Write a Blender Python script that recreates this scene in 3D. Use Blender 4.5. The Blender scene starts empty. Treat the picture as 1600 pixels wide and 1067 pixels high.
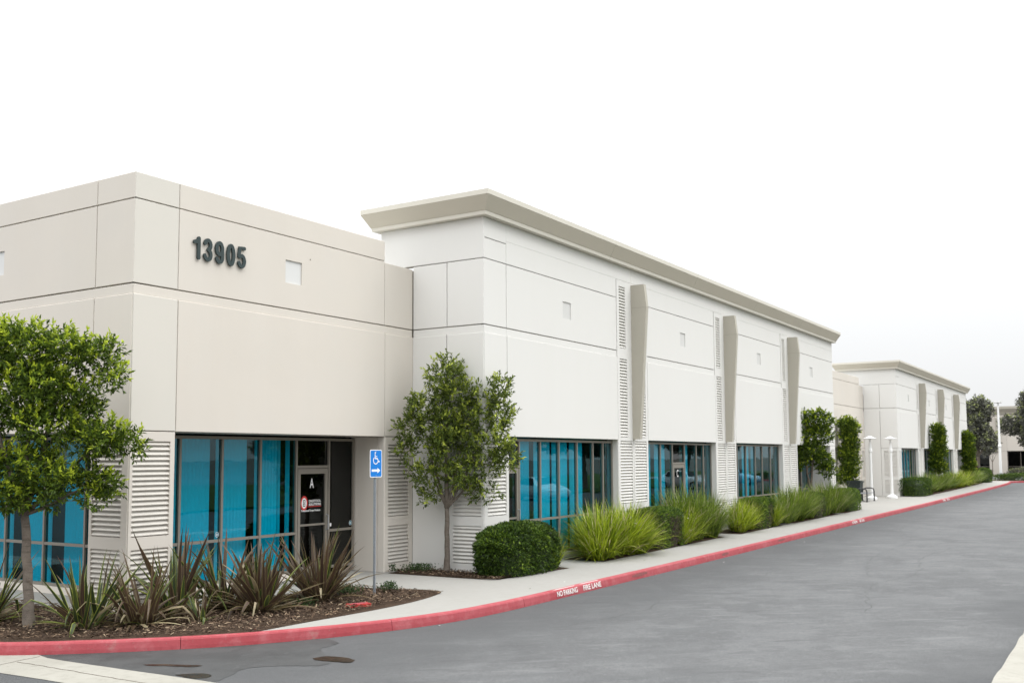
import bpy, bmesh, math, random
import numpy as np
from mathutils import Vector, Matrix
random.seed(7); rng = np.random.default_rng(7)
R = math.radians
S = bpy.context.scene
col = S.collection

# ------------------------------------------------------------------ camera
yaw, pitch, roll = 0.5603757, 0.0778727, -0.0056095
cam = bpy.data.cameras.new('camera'); co = bpy.data.objects.new('camera', cam); col.objects.link(co); S.camera = co
F = Vector((math.cos(yaw)*math.cos(pitch), math.sin(yaw)*math.cos(pitch), math.sin(pitch)))
Rt = Vector((math.sin(yaw), -math.cos(yaw), 0)); Up = Rt.cross(F)
R2 = Rt*math.cos(roll)+Up*math.sin(roll); U2 = -Rt*math.sin(roll)+Up*math.cos(roll)
m = Matrix((R2, U2, -F)).transposed().to_4x4(); m.translation = Vector((-10.3428, -13.8124, 2.43)); co.matrix_world = m
cam.sensor_width = 36; cam.lens = 1551.113*36/1600; cam.shift_y = 60.87/1600
cam.clip_start = .1; cam.clip_end = 4000
cam.dof.use_dof = True; cam.dof.focus_distance = 18.0; cam.dof.aperture_fstop = 2.8

# ------------------------------------------------------------------ world, sun, exposure
SUN_EL, SUN_AZ = R(52), R(-62)      # azimuth of the sun measured from +x towards +y
W = bpy.data.worlds.new('World'); S.world = W; W.use_nodes = True
nt = W.node_tree; nt.nodes.clear()
def N(t, kind, **kw):
    n = t.nodes.new(kind)
    for k, v in kw.items(): setattr(n, k, v)
    return n
sky = N(nt, 'ShaderNodeTexSky', sky_type='NISHITA'); sky.sun_disc = False
sky.sun_elevation = SUN_EL; sky.sun_rotation = math.pi/2-SUN_AZ; sky.dust_density = 4; sky.air_density = 1
tc = N(nt, 'ShaderNodeTexCoord'); sx = N(nt, 'ShaderNodeSeparateXYZ'); nt.links.new(tc.outputs['Generated'], sx.inputs[0])
mr = N(nt, 'ShaderNodeMapRange'); mr.inputs['From Min'].default_value = 0; mr.inputs['From Max'].default_value = 1
mr.inputs['To Min'].default_value = 1.0; mr.inputs['To Max'].default_value = 5.07
pz = N(nt, 'ShaderNodeMath', operation='MAXIMUM'); pz.inputs[1].default_value = 0; nt.links.new(sx.outputs['Z'], pz.inputs[0])
pp = N(nt, 'ShaderNodeMath', operation='POWER'); pp.inputs[1].default_value = 1.6; nt.links.new(pz.outputs[0], pp.inputs[0]); nt.links.new(pp.outputs[0], mr.inputs['Value'])
cl = N(nt, 'ShaderNodeVectorMath', operation='SCALE'); cl.inputs[0].default_value = (7.5, 7.58, 7.65)   # overcast cloud layer, brighter overhead
nt.links.new(mr.outputs[0], cl.inputs['Scale'])
mx = N(nt, 'ShaderNodeMix', data_type='RGBA'); mx.inputs[0].default_value = .93
nt.links.new(sky.outputs[0], mx.inputs[6]); nt.links.new(cl.outputs[0], mx.inputs[7])
bg = N(nt, 'ShaderNodeBackground'); bg.inputs[1].default_value = .1
wo = N(nt, 'ShaderNodeOutputWorld'); nt.links.new(mx.outputs[2], bg.inputs[0]); nt.links.new(bg.outputs[0], wo.inputs[0])
sl = bpy.data.lights.new('sun', 'SUN'); sl.energy = .6; sl.angle = R(24); sl.color = (1, .99, .97)
so = bpy.data.objects.new('sun', sl); col.objects.link(so)
sd = Vector((math.cos(SUN_EL)*math.cos(SUN_AZ), math.cos(SUN_EL)*math.sin(SUN_AZ), math.sin(SUN_EL)))
so.rotation_euler = sd.to_track_quat('Z', 'Y').to_euler(); so.location = (0, -20, 30)
vs = S.view_settings; vs.view_transform = 'Standard'; vs.look = 'None'; vs.gamma = 1; vs.use_curve_mapping = False; vs.exposure = .27
S.render.engine = 'CYCLES'; S.cycles.transparent_max_bounces = 24; S.cycles.max_bounces = 8

# ------------------------------------------------------------------ materials
def mat(name, color, rough=.8, spec=.3, noise=None, bump=None, streak=None, metallic=0, trans=0, attr=None, coords='Object', streak_rot=0):
    """noise=(scale, amount, color2) ; bump=(scale, strength, dist) ; streak=(amount,color) vertical weather streaks"""
    M = bpy.data.materials.new(name); M.use_nodes = True; t = M.node_tree; b = t.nodes['Principled BSDF']
    b.inputs['Roughness'].default_value = rough; b.inputs['Specular IOR Level'].default_value = spec; b.inputs['Metallic'].default_value = metallic
    b.inputs['Base Color'].default_value = (*color, 1)
    tcn = N(t, 'ShaderNodeTexCoord') if coords == 'Object' else N(t, 'ShaderNodeNewGeometry')
    P = tcn.outputs['Object'] if coords == 'Object' else tcn.outputs['Position']
    cur = None
    def layer(fac, c2):
        nonlocal cur
        x = N(t, 'ShaderNodeMix', data_type='RGBA')
        if cur is None: x.inputs[6].default_value = (*color, 1)
        else: t.links.new(cur, x.inputs[6])
        x.inputs[7].default_value = (*c2, 1); t.links.new(fac, x.inputs[0]); cur = x.outputs[2]
    def ns(scale, lo, hi, amt, vec=None, det=6, rgh=.6, dist=0):
        n = N(t, 'ShaderNodeTexNoise'); n.inputs['Scale'].default_value = scale; n.inputs['Detail'].default_value = det
        n.inputs['Roughness'].default_value = rgh; n.inputs['Distortion'].default_value = dist; t.links.new(vec or P, n.inputs['Vector'])
        q = N(t, 'ShaderNodeMapRange'); q.inputs['From Min'].default_value = lo; q.inputs['From Max'].default_value = hi
        q.inputs['To Max'].default_value = amt; t.links.new(n.outputs['Fac'], q.inputs['Value']); return q.outputs[0]
    if noise:
        for (sc, lo, hi, am, c2) in noise: layer(ns(sc, lo, hi, am), c2)
    if streak:
        for (vec3, lo, hi, am, c2) in streak:
            m0 = N(t, 'ShaderNodeMapping'); m0.inputs['Rotation'].default_value = (0, 0, streak_rot); t.links.new(P, m0.inputs['Vector'])
            mp = N(t, 'ShaderNodeMapping'); mp.inputs['Scale'].default_value = vec3; t.links.new(m0.outputs[0], mp.inputs['Vector'])
            layer(ns(1, lo, hi, am, mp.outputs[0], 4), c2)
    if attr:      # per-face colour variation of leaves: attribute 'rnd'
        a = N(t, 'ShaderNodeAttribute'); a.attribute_name = 'rnd'; r = N(t, 'ShaderNodeValToRGB')
        el = r.color_ramp.elements
        while len(el) < len(attr): el.new(.5)
        for e, (p, c) in zip(el, attr): e.position = p; e.color = (*c, 1)
        t.links.new(a.outputs['Fac'], r.inputs[0]); cur = r.outputs[0]
    if cur is not None: t.links.new(cur, b.inputs['Base Color'])
    if bump:
        last = None
        for (sc, st, di) in bump:
            n = N(t, 'ShaderNodeTexNoise'); n.inputs['Scale'].default_value = sc; n.inputs['Detail'].default_value = 8; t.links.new(P, n.inputs['Vector'])
            bn = N(t, 'ShaderNodeBump'); bn.inputs['Strength'].default_value = st; bn.inputs['Distance'].default_value = di
            t.links.new(n.outputs['Fac'], bn.inputs['Height'])
            if last: t.links.new(last, bn.inputs['Normal'])
            last = bn.outputs[0]
        t.links.new(last, b.inputs['Normal'])
    if trans:
        o = t.nodes['Material Output']; tr = N(t, 'ShaderNodeBsdfTranslucent'); ms = N(t, 'ShaderNodeMixShader'); ms.inputs[0].default_value = trans
        if cur is not None: t.links.new(cur, tr.inputs[0])
        else: tr.inputs[0].default_value = (*color, 1)
        t.links.new(b.outputs[0], ms.inputs[1]); t.links.new(tr.outputs[0], ms.inputs[2]); t.links.new(ms.outputs[0], o.inputs[0])
    return M
wallstk = lambda c2, a: [((1.0, 1.0, .10), .45, .8, a, c2), ((5, 5, .16), .6, .8, a*.5, c2)]
M = {}
M['lowc'] = mat('grey_cream_paint', (.635, .605, .55), .85, .15, [(.30, .42, .66, .4, (.58, .57, .52)), (90, .3, .7, .08, (.5, .47, .42))], [(60, .1, .008)], coords='W')
M['low'] = mat('cream_paint', (.65, .605, .545), .85, .15, [(.30, .42, .66, .5, (.60, .555, .495)), (.9, .45, .7, .35, (.62, .59, .545)), (90, .3, .7, .08, (.5, .47, .42))], [(60, .1, .008)], wallstk((.575, .535, .475), .22), coords='W')
M['tall'] = mat('pale_paint', (.69, .68, .655), .85, .15, [(.35, .4, .7, .3, (.67, .657, .63)), (90, .3, .7, .06, (.58, .555, .5))], [(60, .1, .008)], wallstk((.64, .62, .575), .15), coords='W')
M['louv'] = mat('louvre_paint', (.63, .60, .55), .8, .2, [(3, .4, .7, .3, (.58, .55, .49))], streak=wallstk((.52, .47, .39), .3), coords='W')
M['louvt'] = mat('louvre_paint_pale', (.70, .685, .65), .8, .2, [(3, .4, .7, .25, (.66, .64, .60))], coords='W')
M['back'] = mat('joint_grey', (.34, .31, .26), .9, .1)
M['tcorn'] = mat('cornice_taupe', (.52, .48, .40), .7, .2, [(.8, .4, .7, .4, (.48, .44, .365))], coords='W')
M['taupe'] = mat('taupe_paint', (.435, .41, .35), .7, .2, [(.8, .4, .7, .4, (.41, .385, .325))], [(80, .08, .01)], coords='W')
M['fascia'] = mat('fascia_paint', (.62, .59, .52), .7, .2, [(1, .4, .7, .3, (.56, .53, .45))], coords='W')
M['niche'] = mat('niche_paint', (.66, .66, .65), .7, .2)
M['frame'] = mat('bronze_aluminium', (.225, .205, .175), .45, .5, metallic=.15)
M['gasket'] = mat('dark_gasket', (.02, .02, .02), .6)
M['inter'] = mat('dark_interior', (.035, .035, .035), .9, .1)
M['blind'] = mat('vertical_blind_vane', (.78, .8, .8), .7, .2)
M['nichet'] = mat('niche_paint_grey', (.60, .595, .575), .7, .2)
M['roof'] = mat('roof_felt', (.5, .5, .48), .9)
def glass(name, tint, refl=1.0):
    G = bpy.data.materials.new(name); G.use_nodes = True; t = G.node_tree; t.nodes.clear()
    g = N(t, 'ShaderNodeNewGeometry'); d = N(t, 'ShaderNodeVectorMath', operation='DOT_PRODUCT')
    t.links.new(g.outputs['Normal'], d.inputs[0]); t.links.new(g.outputs['Incoming'], d.inputs[1])
    ab = N(t, 'ShaderNodeMath', operation='ABSOLUTE'); t.links.new(d.outputs['Value'], ab.inputs[0])
    s1 = N(t, 'ShaderNodeMath', operation='SUBTRACT'); s1.inputs[0].default_value = 1; t.links.new(ab.outputs[0], s1.inputs[1])
    pw = N(t, 'ShaderNodeMath', operation='POWER'); pw.inputs[1].default_value = 5; t.links.new(s1.outputs[0], pw.inputs[0])
    ma = N(t, 'ShaderNodeMath', operation='MULTIPLY_ADD'); ma.inputs[1].default_value = .9; ma.inputs[2].default_value = .045*refl; t.links.new(pw.outputs[0], ma.inputs[0])
    tr = N(t, 'ShaderNodeBsdfTransparent'); tr.inputs[0].default_value = (*tint, 1)
    gl = N(t, 'ShaderNodeBsdfGlossy'); gl.inputs['Roughness'].default_value = .004
    wn = N(t, 'ShaderNodeTexNoise'); wn.inputs['Scale'].default_value = 1.6; wn.inputs['Detail'].default_value = 1; t.links.new(g.outputs['Position'], wn.inputs['Vector'])
    wb = N(t, 'ShaderNodeBump'); wb.inputs['Strength'].default_value = .13; wb.inputs['Distance'].default_value = .012; t.links.new(wn.outputs['Fac'], wb.inputs['Height']); t.links.new(wb.outputs[0], gl.inputs['Normal'])
    ms = N(t, 'ShaderNodeMixShader'); o = N(t, 'ShaderNodeOutputMaterial')
    t.links.new(ma.outputs[0], ms.inputs[0]); t.links.new(tr.outputs[0], ms.inputs[1]); t.links.new(gl.outputs[0], ms.inputs[2]); t.links.new(ms.outputs[0], o.inputs[0])
    return G
M['glass'] = glass('blue_tinted_glass', (.165, .778, .866), 1.25)
M['dglass'] = glass('dark_tinted_glass', (.30, .36, .34), 1.2)
M['lglass'] = glass('clear_glass', (.8, .84, .84))
M['conc'] = mat('sidewalk_concrete', (.315, .307, .287), .9, .2, [(.6, .35, .7, .5, (.28, .272, .25)), (6, .45, .75, .3, (.25, .242, .22)), (160, .4, .7, .3, (.30, .29, .26))], [(180, .25, .006)], coords='W')
M['gutter'] = mat('gutter_concrete', (.33, .318, .28), .9, .2, [(1.3, .35, .7, .6, (.25, .24, .205)), (9, .5, .75, .5, (.20, .19, .16)), (160, .4, .7, .3, (.30, .29, .26))], [(120, .3, .008)], coords='W')
M['red'] = mat('red_kerb_paint', (.335, .056, .066), .7, .25, [(.8, .4, .65, .6, (.40, .10, .115)), (5, .5, .7, .5, (.43, .15, .16)), (14, .5, .75, .5, (.26, .04, .05)), (40, .62, .72, .7, (.22, .16, .14)), (3.2, .66, .74, .7, (.30, .2, .17))], [(60, .35, .012)], coords='W')
M['asph'] = mat('worn_asphalt', (.166, .170, .171), .9, .25,
    [(.10, .35, .62, .5, (.135, .138, .139)), (.33, .47, .60, .75, (.105, .108, .110)), (.9, .5, .60, .7, (.20, .204, .204)), (1.6, .54, .68, .5, (.115, .117, .119)), (3.7, .54, .68, .4, (.12, .122, .124)), (9, .54, .68, .6, (.215, .218, .218)), (16, .56, .66, .6, (.105, .107, .109)), (38, .50, .62, .55, (.11, .112, .114)), (60, .56, .64, .5, (.25, .252, .25)), (150, .40, .60, .8, (.072, .073, .075)), (330, .58, .68, .9, (.32, .32, .31))],
    [(170, .9, .014), (14, .2, .03)], [((.45, 1.7, 1), .52, .70, .45, (.10, .103, .105)), ((.9, 4.0, 1), .55, .72, .35, (.21, .213, .213)), ((1.1, 4.2, 1), .60, .68, .5, (.09, .092, .094))], coords='W', streak_rot=R(50))
def edge_band(Mt):      # unworn, darker asphalt along both kerbs where no wheels run
    t = Mt.node_tree; b = t.nodes['Principled BSDF']; src = b.inputs['Base Color'].links[0].from_socket
    g = N(t, 'ShaderNodeNewGeometry'); sp = N(t, 'ShaderNodeSeparateXYZ'); t.links.new(g.outputs['Position'], sp.inputs[0])
    n = N(t, 'ShaderNodeTexNoise'); n.inputs['Scale'].default_value = .55; n.inputs['Detail'].default_value = 5; t.links.new(g.outputs['Position'], n.inputs['Vector'])
    a = N(t, 'ShaderNodeMath', operation='MULTIPLY_ADD'); a.inputs[1].default_value = 3.2; t.links.new(n.outputs['Fac'], a.inputs[0]); t.links.new(sp.outputs['Y'], a.inputs[2])
    last = src
    for lo, hi in ((-6.0, -3.4), (-9.6, -11.0)):
        q = N(t, 'ShaderNodeMapRange', interpolation_type='SMOOTHSTEP'); q.inputs['From Min'].default_value = lo; q.inputs['From Max'].default_value = hi; q.inputs['To Max'].default_value = .72; t.links.new(a.outputs[0], q.inputs['Value'])
        x = N(t, 'ShaderNodeMix', data_type='RGBA'); x.inputs[7].default_value = (.082, .084, .086, 1); t.links.new(q.outputs[0], x.inputs[0]); t.links.new(last, x.inputs[6]); last = x.outputs[2]
    t.links.new(last, b.inputs['Base Color'])
edge_band(M['asph'])
M['damp'] = mat('damp_asphalt', (.050, .052, .052), .7, .35, [(1.2, .4, .62, .7, (.082, .084, .084)), (2.7, .50, .66, .7, (.035, .035, .035)), (8, .6, .7, .4, (.13, .13, .13)), (260, .4, .62, .6, (.04, .041, .041))], [(240, .6, .009)], coords='W')
M['puddle'] = mat('muddy_puddle', (.028, .023, .017), .22, .5, [(4, .45, .6, .8, (.055, .042, .026)), (200, .4, .6, .5, (.018, .016, .012))], [(150, .12, .004)], coords='W')
M['mulch'] = mat('bark_mulch', (.075, .05, .035), .95, .1, [(22, .4, .6, .8, (.03, .02, .014)), (70, .5, .65, .8, (.15, .10, .07)), (1.5, .4, .65, .35, (.10, .072, .05))], [(45, 1, .03), (140, .8, .015)], coords='W')
M['chip'] = mat('bark_chip', (.1, .07, .05), .9, .15, attr=[(0, (.022, .015, .011)), (.55, (.07, .045, .03)), (.85, (.17, .115, .075)), (1, (.36, .28, .19))])
M['bark'] = mat('smooth_grey_bark', (.17, .145, .12), .9, .1, [(9, .4, .65, .7, (.10, .082, .068)), (60, .5, .7, .5, (.24, .21, .18))], [(40, .6, .01)], [((4, 4, 34), .55, .7, .7, (.06, .05, .04))])
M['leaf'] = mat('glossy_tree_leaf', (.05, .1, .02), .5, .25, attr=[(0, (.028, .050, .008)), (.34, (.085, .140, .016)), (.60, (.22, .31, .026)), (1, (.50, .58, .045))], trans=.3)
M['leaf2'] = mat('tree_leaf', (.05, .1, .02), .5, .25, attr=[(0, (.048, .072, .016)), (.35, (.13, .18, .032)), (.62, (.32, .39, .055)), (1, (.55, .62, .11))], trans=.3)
M['hedge'] = mat('clipped_hedge_leaf', (.04, .1, .02), .5, .4, attr=[(0, (.018, .036, .006)), (.5, (.055, .105, .012)), (.85, (.13, .205, .022)), (1, (.22, .31, .03))], trans=.25)
M['hedgey'] = mat('lime_hedge_leaf', (.08, .14, .02), .5, .4, attr=[(0, (.035, .065, .012)), (.4, (.085, .15, .018)), (.8, (.17, .26, .026)), (1, (.26, .35, .04))], trans=.25)
M['twig'] = mat('bare_twig', (.10, .075, .06), .9, .1, attr=[(0, (.045, .035, .03)), (1, (.15, .12, .095))])
M['far'] = mat('hazed_far_leaf', (.06, .08, .05), .6, .2, attr=[(0, (.12, .12, .11)), (.45, (.19, .195, .155)), (.75, (.30, .33, .17)), (1, (.50, .55, .22))], trans=.2)  # leaf tones greyed and lightened to stand in for distance haze
M['grass'] = mat('fountain_grass_blade', (.12, .2, .03), .5, .35, attr=[(0, (.07, .105, .010)), (.32, (.20, .28, .016)), (.70, (.42, .50, .03)), (.95, (.56, .62, .08)), (1, (.55, .48, .26))], trans=.3)
M['grassd'] = mat('dark_grass_blade', (.07, .12, .03), .5, .35, attr=[(0, (.048, .08, .012)), (.4, (.13, .195, .024)), (.8, (.26, .35, .045)), (.96, (.38, .44, .09)), (1, (.48, .43, .26))], trans=.35)
def flaxmat(name, a, b_, marg):
    X = bpy.data.materials.new(name); X.use_nodes = True; t = X.node_tree; b = t.nodes['Principled BSDF']
    b.inputs['Roughness'].default_value = .45; b.inputs['Specular IOR Level'].default_value = .4
    at = N(t, 'ShaderNodeAttribute'); at.attribute_name = 'edge'
    oi = N(t, 'ShaderNodeObjectInfo'); mxx = N(t, 'ShaderNodeMix', data_type='RGBA'); mxx.inputs[6].default_value = (*a, 1); mxx.inputs[7].default_value = (*b_, 1)
    t.links.new(oi.outputs['Random'], mxx.inputs[0])
    ntx = N(t, 'ShaderNodeTexNoise'); ntx.inputs['Scale'].default_value = 3; tcx = N(t, 'ShaderNodeTexCoord'); mp = N(t, 'ShaderNodeMapping'); mp.inputs['Scale'].default_value = (30, 30, 2)
    t.links.new(tcx.outputs['Object'], mp.inputs[0]); t.links.new(mp.outputs[0], ntx.inputs['Vector'])
    m3 = N(t, 'ShaderNodeMix', data_type='RGBA', blend_type='MULTIPLY'); m3.inputs[0].default_value = .6
    t.links.new(mxx.outputs[2], m3.inputs[6]); t.links.new(ntx.outputs['Color'], m3.inputs[7])
    gm = N(t, 'ShaderNodeMath', operation='GREATER_THAN'); gm.inputs[1].default_value = .82; t.links.new(at.outputs['Fac'], gm.inputs[0])
    m2 = N(t, 'ShaderNodeMix', data_type='RGBA'); m2.inputs[7].default_value = (*marg, 1); t.links.new(m3.outputs[2], m2.inputs[6]); t.links.new(gm.outputs[0], m2.inputs[0])
    t.links.new(m2.outputs[2], b.inputs['Base Color'])
    tr = N(t, 'ShaderNodeBsdfTranslucent'); ms = N(t, 'ShaderNodeMixShader'); ms.inputs[0].default_value = .2; t.links.new(m2.outputs[2], tr.inputs[0])
    t.links.new(b.outputs[0], ms.inputs[1]); t.links.new(tr.outputs[0], ms.inputs[2]); t.links.new(ms.outputs[0], t.nodes['Material Output'].inputs[0])
    return X
M['flaxg'] = flaxmat('green_flax_leaf', (.045, .068, .026), (.10, .135, .038), (.30, .34, .06))
M['flaxb'] = flaxmat('bronze_flax_leaf', (.068, .042, .030), (.155, .098, .062), (.20, .165, .075))
M['flaxd'] = flaxmat('dry_flax_leaf', (.34, .27, .17), (.50, .42, .27), (.42, .36, .2))
M['num'] = mat('dark_green_metal', (.018, .035, .035), .45, .5)
M['white'] = mat('white_vinyl', (.8, .8, .8), .5)
M['wpaint'] = mat('white_paint', (.80, .80, .79), .5, .4, [(3, .5, .7, .2, (.7, .7, .68))])
M['redv'] = mat('red_vinyl', (.5, .04, .035), .5)
M['black'] = mat('black_vinyl', (.02, .035, .03), .5)
M['blue'] = mat('sign_blue', (.0, .18, .60), .4, .4)
M['steal'] = mat('sticker_teal', (.03, .22, .3), .5)
M['galv'] = mat('galvanised_steel', (.42, .45, .48), .4, .5, [(30, .4, .6, .5, (.32, .34, .37))], metallic=.6)
M['bin'] = mat('dark_green_plastic', (.012, .022, .02), .5, .4)
M['bench'] = mat('dark_metal', (.03, .032, .035), .45, .5)
M['benchs'] = mat('grey_slats', (.22, .22, .23), .6)
M['carw'] = mat('silver_car_paint', (.62, .64, .66), .25, .6)
M['carb'] = mat('blue_car_paint', (.25, .42, .55), .25, .6)
M['rub'] = mat('tyre_rubber', (.02, .02, .02), .8)
M['lamp'] = mat('headlight_lens', (.8, .8, .8), .1, .8)
M['scuff'] = mat('rubber_scuff', (.16, .075, .07), .8, noise=[(30, .45, .6, .8, (.30, .07, .075))], coords='W')
M['stencil'] = mat('stencil_white', (.72, .68, .66), .7, noise=[(60, .55, .7, .7, (.45, .12, .12))], coords='W')
M['yel'] = mat('yellow_paint', (.65, .60, .06), .5)
M['lawn'] = mat('mown_grass', (.05, .09, .02), .9, .1, [(2, .4, .6, .6, (.07, .11, .03))], [(60, .6, .03)], coords='W')
M['ground'] = mat('bare_ground', (.13, .125, .11), .95, .1, [(.05, .4, .6, .6, (.1, .1, .09))])
M['petal'] = mat('white_petal', (.8, .8, .74), .6)
M['gcover'] = mat('groundcover_leaf', (.05, .1, .03), .6, .2, attr=[(0, (.025, .05, .018)), (1, (.075, .12, .04))], trans=.2)

# ------------------------------------------------------------------ helpers
def mesh(name, V, Fc, mats, mi=None, smooth=False, rnd=None, vattr=None):
    me = bpy.data.meshes.new(name)
    me.from_pydata([tuple(v) for v in V], [], Fc)
    for x in (mats if isinstance(mats, (list, tuple)) else [mats]): me.materials.append(x)
    if mi is not None: me.polygons.foreach_set('material_index', mi)
    if smooth: me.polygons.foreach_set('use_smooth', [True]*len(me.polygons))
    if rnd is not None:
        a = me.attributes.new('rnd', 'FLOAT', 'FACE'); a.data.foreach_set('value', np.asarray(rnd, dtype=np.float32))
    if vattr is not None:
        a = me.attributes.new('edge', 'FLOAT', 'POINT'); a.data.foreach_set('value', np.asarray(vattr, dtype=np.float32))
    me.update(); return me
def link(name, me, parent=None, loc=None, rot=None, scale=None, label=None, cat=None, group=None, kind=None):
    o = bpy.data.objects.new(name, me); col.objects.link(o)
    if parent is not None: o.parent = parent
    if loc is not None: o.location = loc
    if rot is not None: o.rotation_euler = rot
    if scale is not None: o.scale = scale if hasattr(scale, '__len__') else (scale,)*3
    if label: o['label'] = label
    if cat: o['category'] = cat
    if group: o['group'] = group
    if kind: o['kind'] = kind
    return o
def thing(name, loc, label, cat, group=None, rz=0):
    return link(name, None, loc=loc, rot=(0, 0, rz), label=label, cat=cat, group=group)
class MB:
    def __init__(s): s.V = []; s.F = []; s.mi = []; s.mats = []
    def mi_(s, m):
        if m not in s.mats: s.mats.append(m)
        return s.mats.index(m)
    def face(s, pts, m, nrm=None):
        if nrm is not None:
            a = Vector(pts[1])-Vector(pts[0]); b = Vector(pts[2])-Vector(pts[1])
            if a.cross(b).dot(Vector(nrm)) < 0: pts = pts[::-1]
        i = len(s.V); s.V += [tuple(p) for p in pts]; s.F.append(tuple(range(i, i+len(pts)))); s.mi.append(s.mi_(m))
    def box(s, a, b, m, skip=''):
        x0, y0, z0 = a; x1, y1, z1 = b
        i = len(s.V); s.V += [(x0,y0,z0),(x1,y0,z0),(x1,y1,z0),(x0,y1,z0),(x0,y0,z1),(x1,y0,z1),(x1,y1,z1),(x0,y1,z1)]
        for f in [(0,3,2,1),(4,5,6,7),(0,1,5,4),(1,2,6,5),(2,3,7,6),(3,0,4,7)]: s.F.append(tuple(i+k for k in f)); s.mi.append(s.mi_(m))
    def prism(s, prof, fn, t0, t1, m):
        """closed 2D profile swept between fn(p,t0) and fn(p,t1)"""
        n = len(prof); i = len(s.V); s.V += [tuple(fn(p, t0)) for p in prof]+[tuple(fn(p, t1)) for p in prof]; k = s.mi_(m)
        for j in range(n): s.F.append((i+j, i+(j+1) % n, i+n+(j+1) % n, i+n+j)); s.mi.append(k)
        s.F.append(tuple(i+j for j in range(n))[::-1]); s.mi.append(k); s.F.append(tuple(i+n+j for j in range(n))); s.mi.append(k)
    def tube(s, pts, rad, m, n=10, cap=True):
        pts = [Vector(p) for p in pts]; k = s.mi_(m); i0 = len(s.V); up = Vector((.31, .2, .93))
        for j, p in enumerate(pts):
            d = (pts[min(j+1, len(pts)-1)]-pts[max(j-1, 0)]).normalized(); u = d.cross(up)
            if u.length < .1: u = d.cross(Vector((1, 0, 0)))
            u.normalize(); v = d.cross(u); r = rad[j] if hasattr(rad, '__len__') else rad
            for q in range(n): a = 2*math.pi*q/n; s.V.append(tuple(p+(u*math.cos(a)+v*math.sin(a))*r))
        for j in range(len(pts)-1):
            for q in range(n): a, b = i0+j*n+q, i0+j*n+(q+1) % n; s.F.append((a, b, b+n, a+n)); s.mi.append(k)
        if cap: s.F.append(tuple(i0+q for q in range(n))[::-1]); s.mi.append(k); e = i0+(len(pts)-1)*n; s.F.append(tuple(e+q for q in range(n))); s.mi.append(k)
    def lathe(s, prof, m, n=20, c=(0, 0)):
        k = s.mi_(m); i0 = len(s.V)
        for (r, z) in prof:
            for q in range(n): a = 2*math.pi*q/n; s.V.append((c[0]+r*math.cos(a), c[1]+r*math.sin(a), z))
        for j in range(len(prof)-1):
            for q in range(n): a, b = i0+j*n+q, i0+j*n+(q+1) % n; s.F.append((a, b, b+n, a+n)); s.mi.append(k)
        s.F.append(tuple(i0+q for q in range(n))[::-1]); s.mi.append(k); e = i0+(len(prof)-1)*n; s.F.append(tuple(e+q for q in range(n))); s.mi.append(k)
    def mesh(s, name, smooth=False): return mesh(name, s.V, s.F, s.mats, s.mi, smooth)
    def link(s, name, parent=None, smooth=False, **kw): return link(name, s.mesh(name, smooth), parent, **kw)

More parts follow.
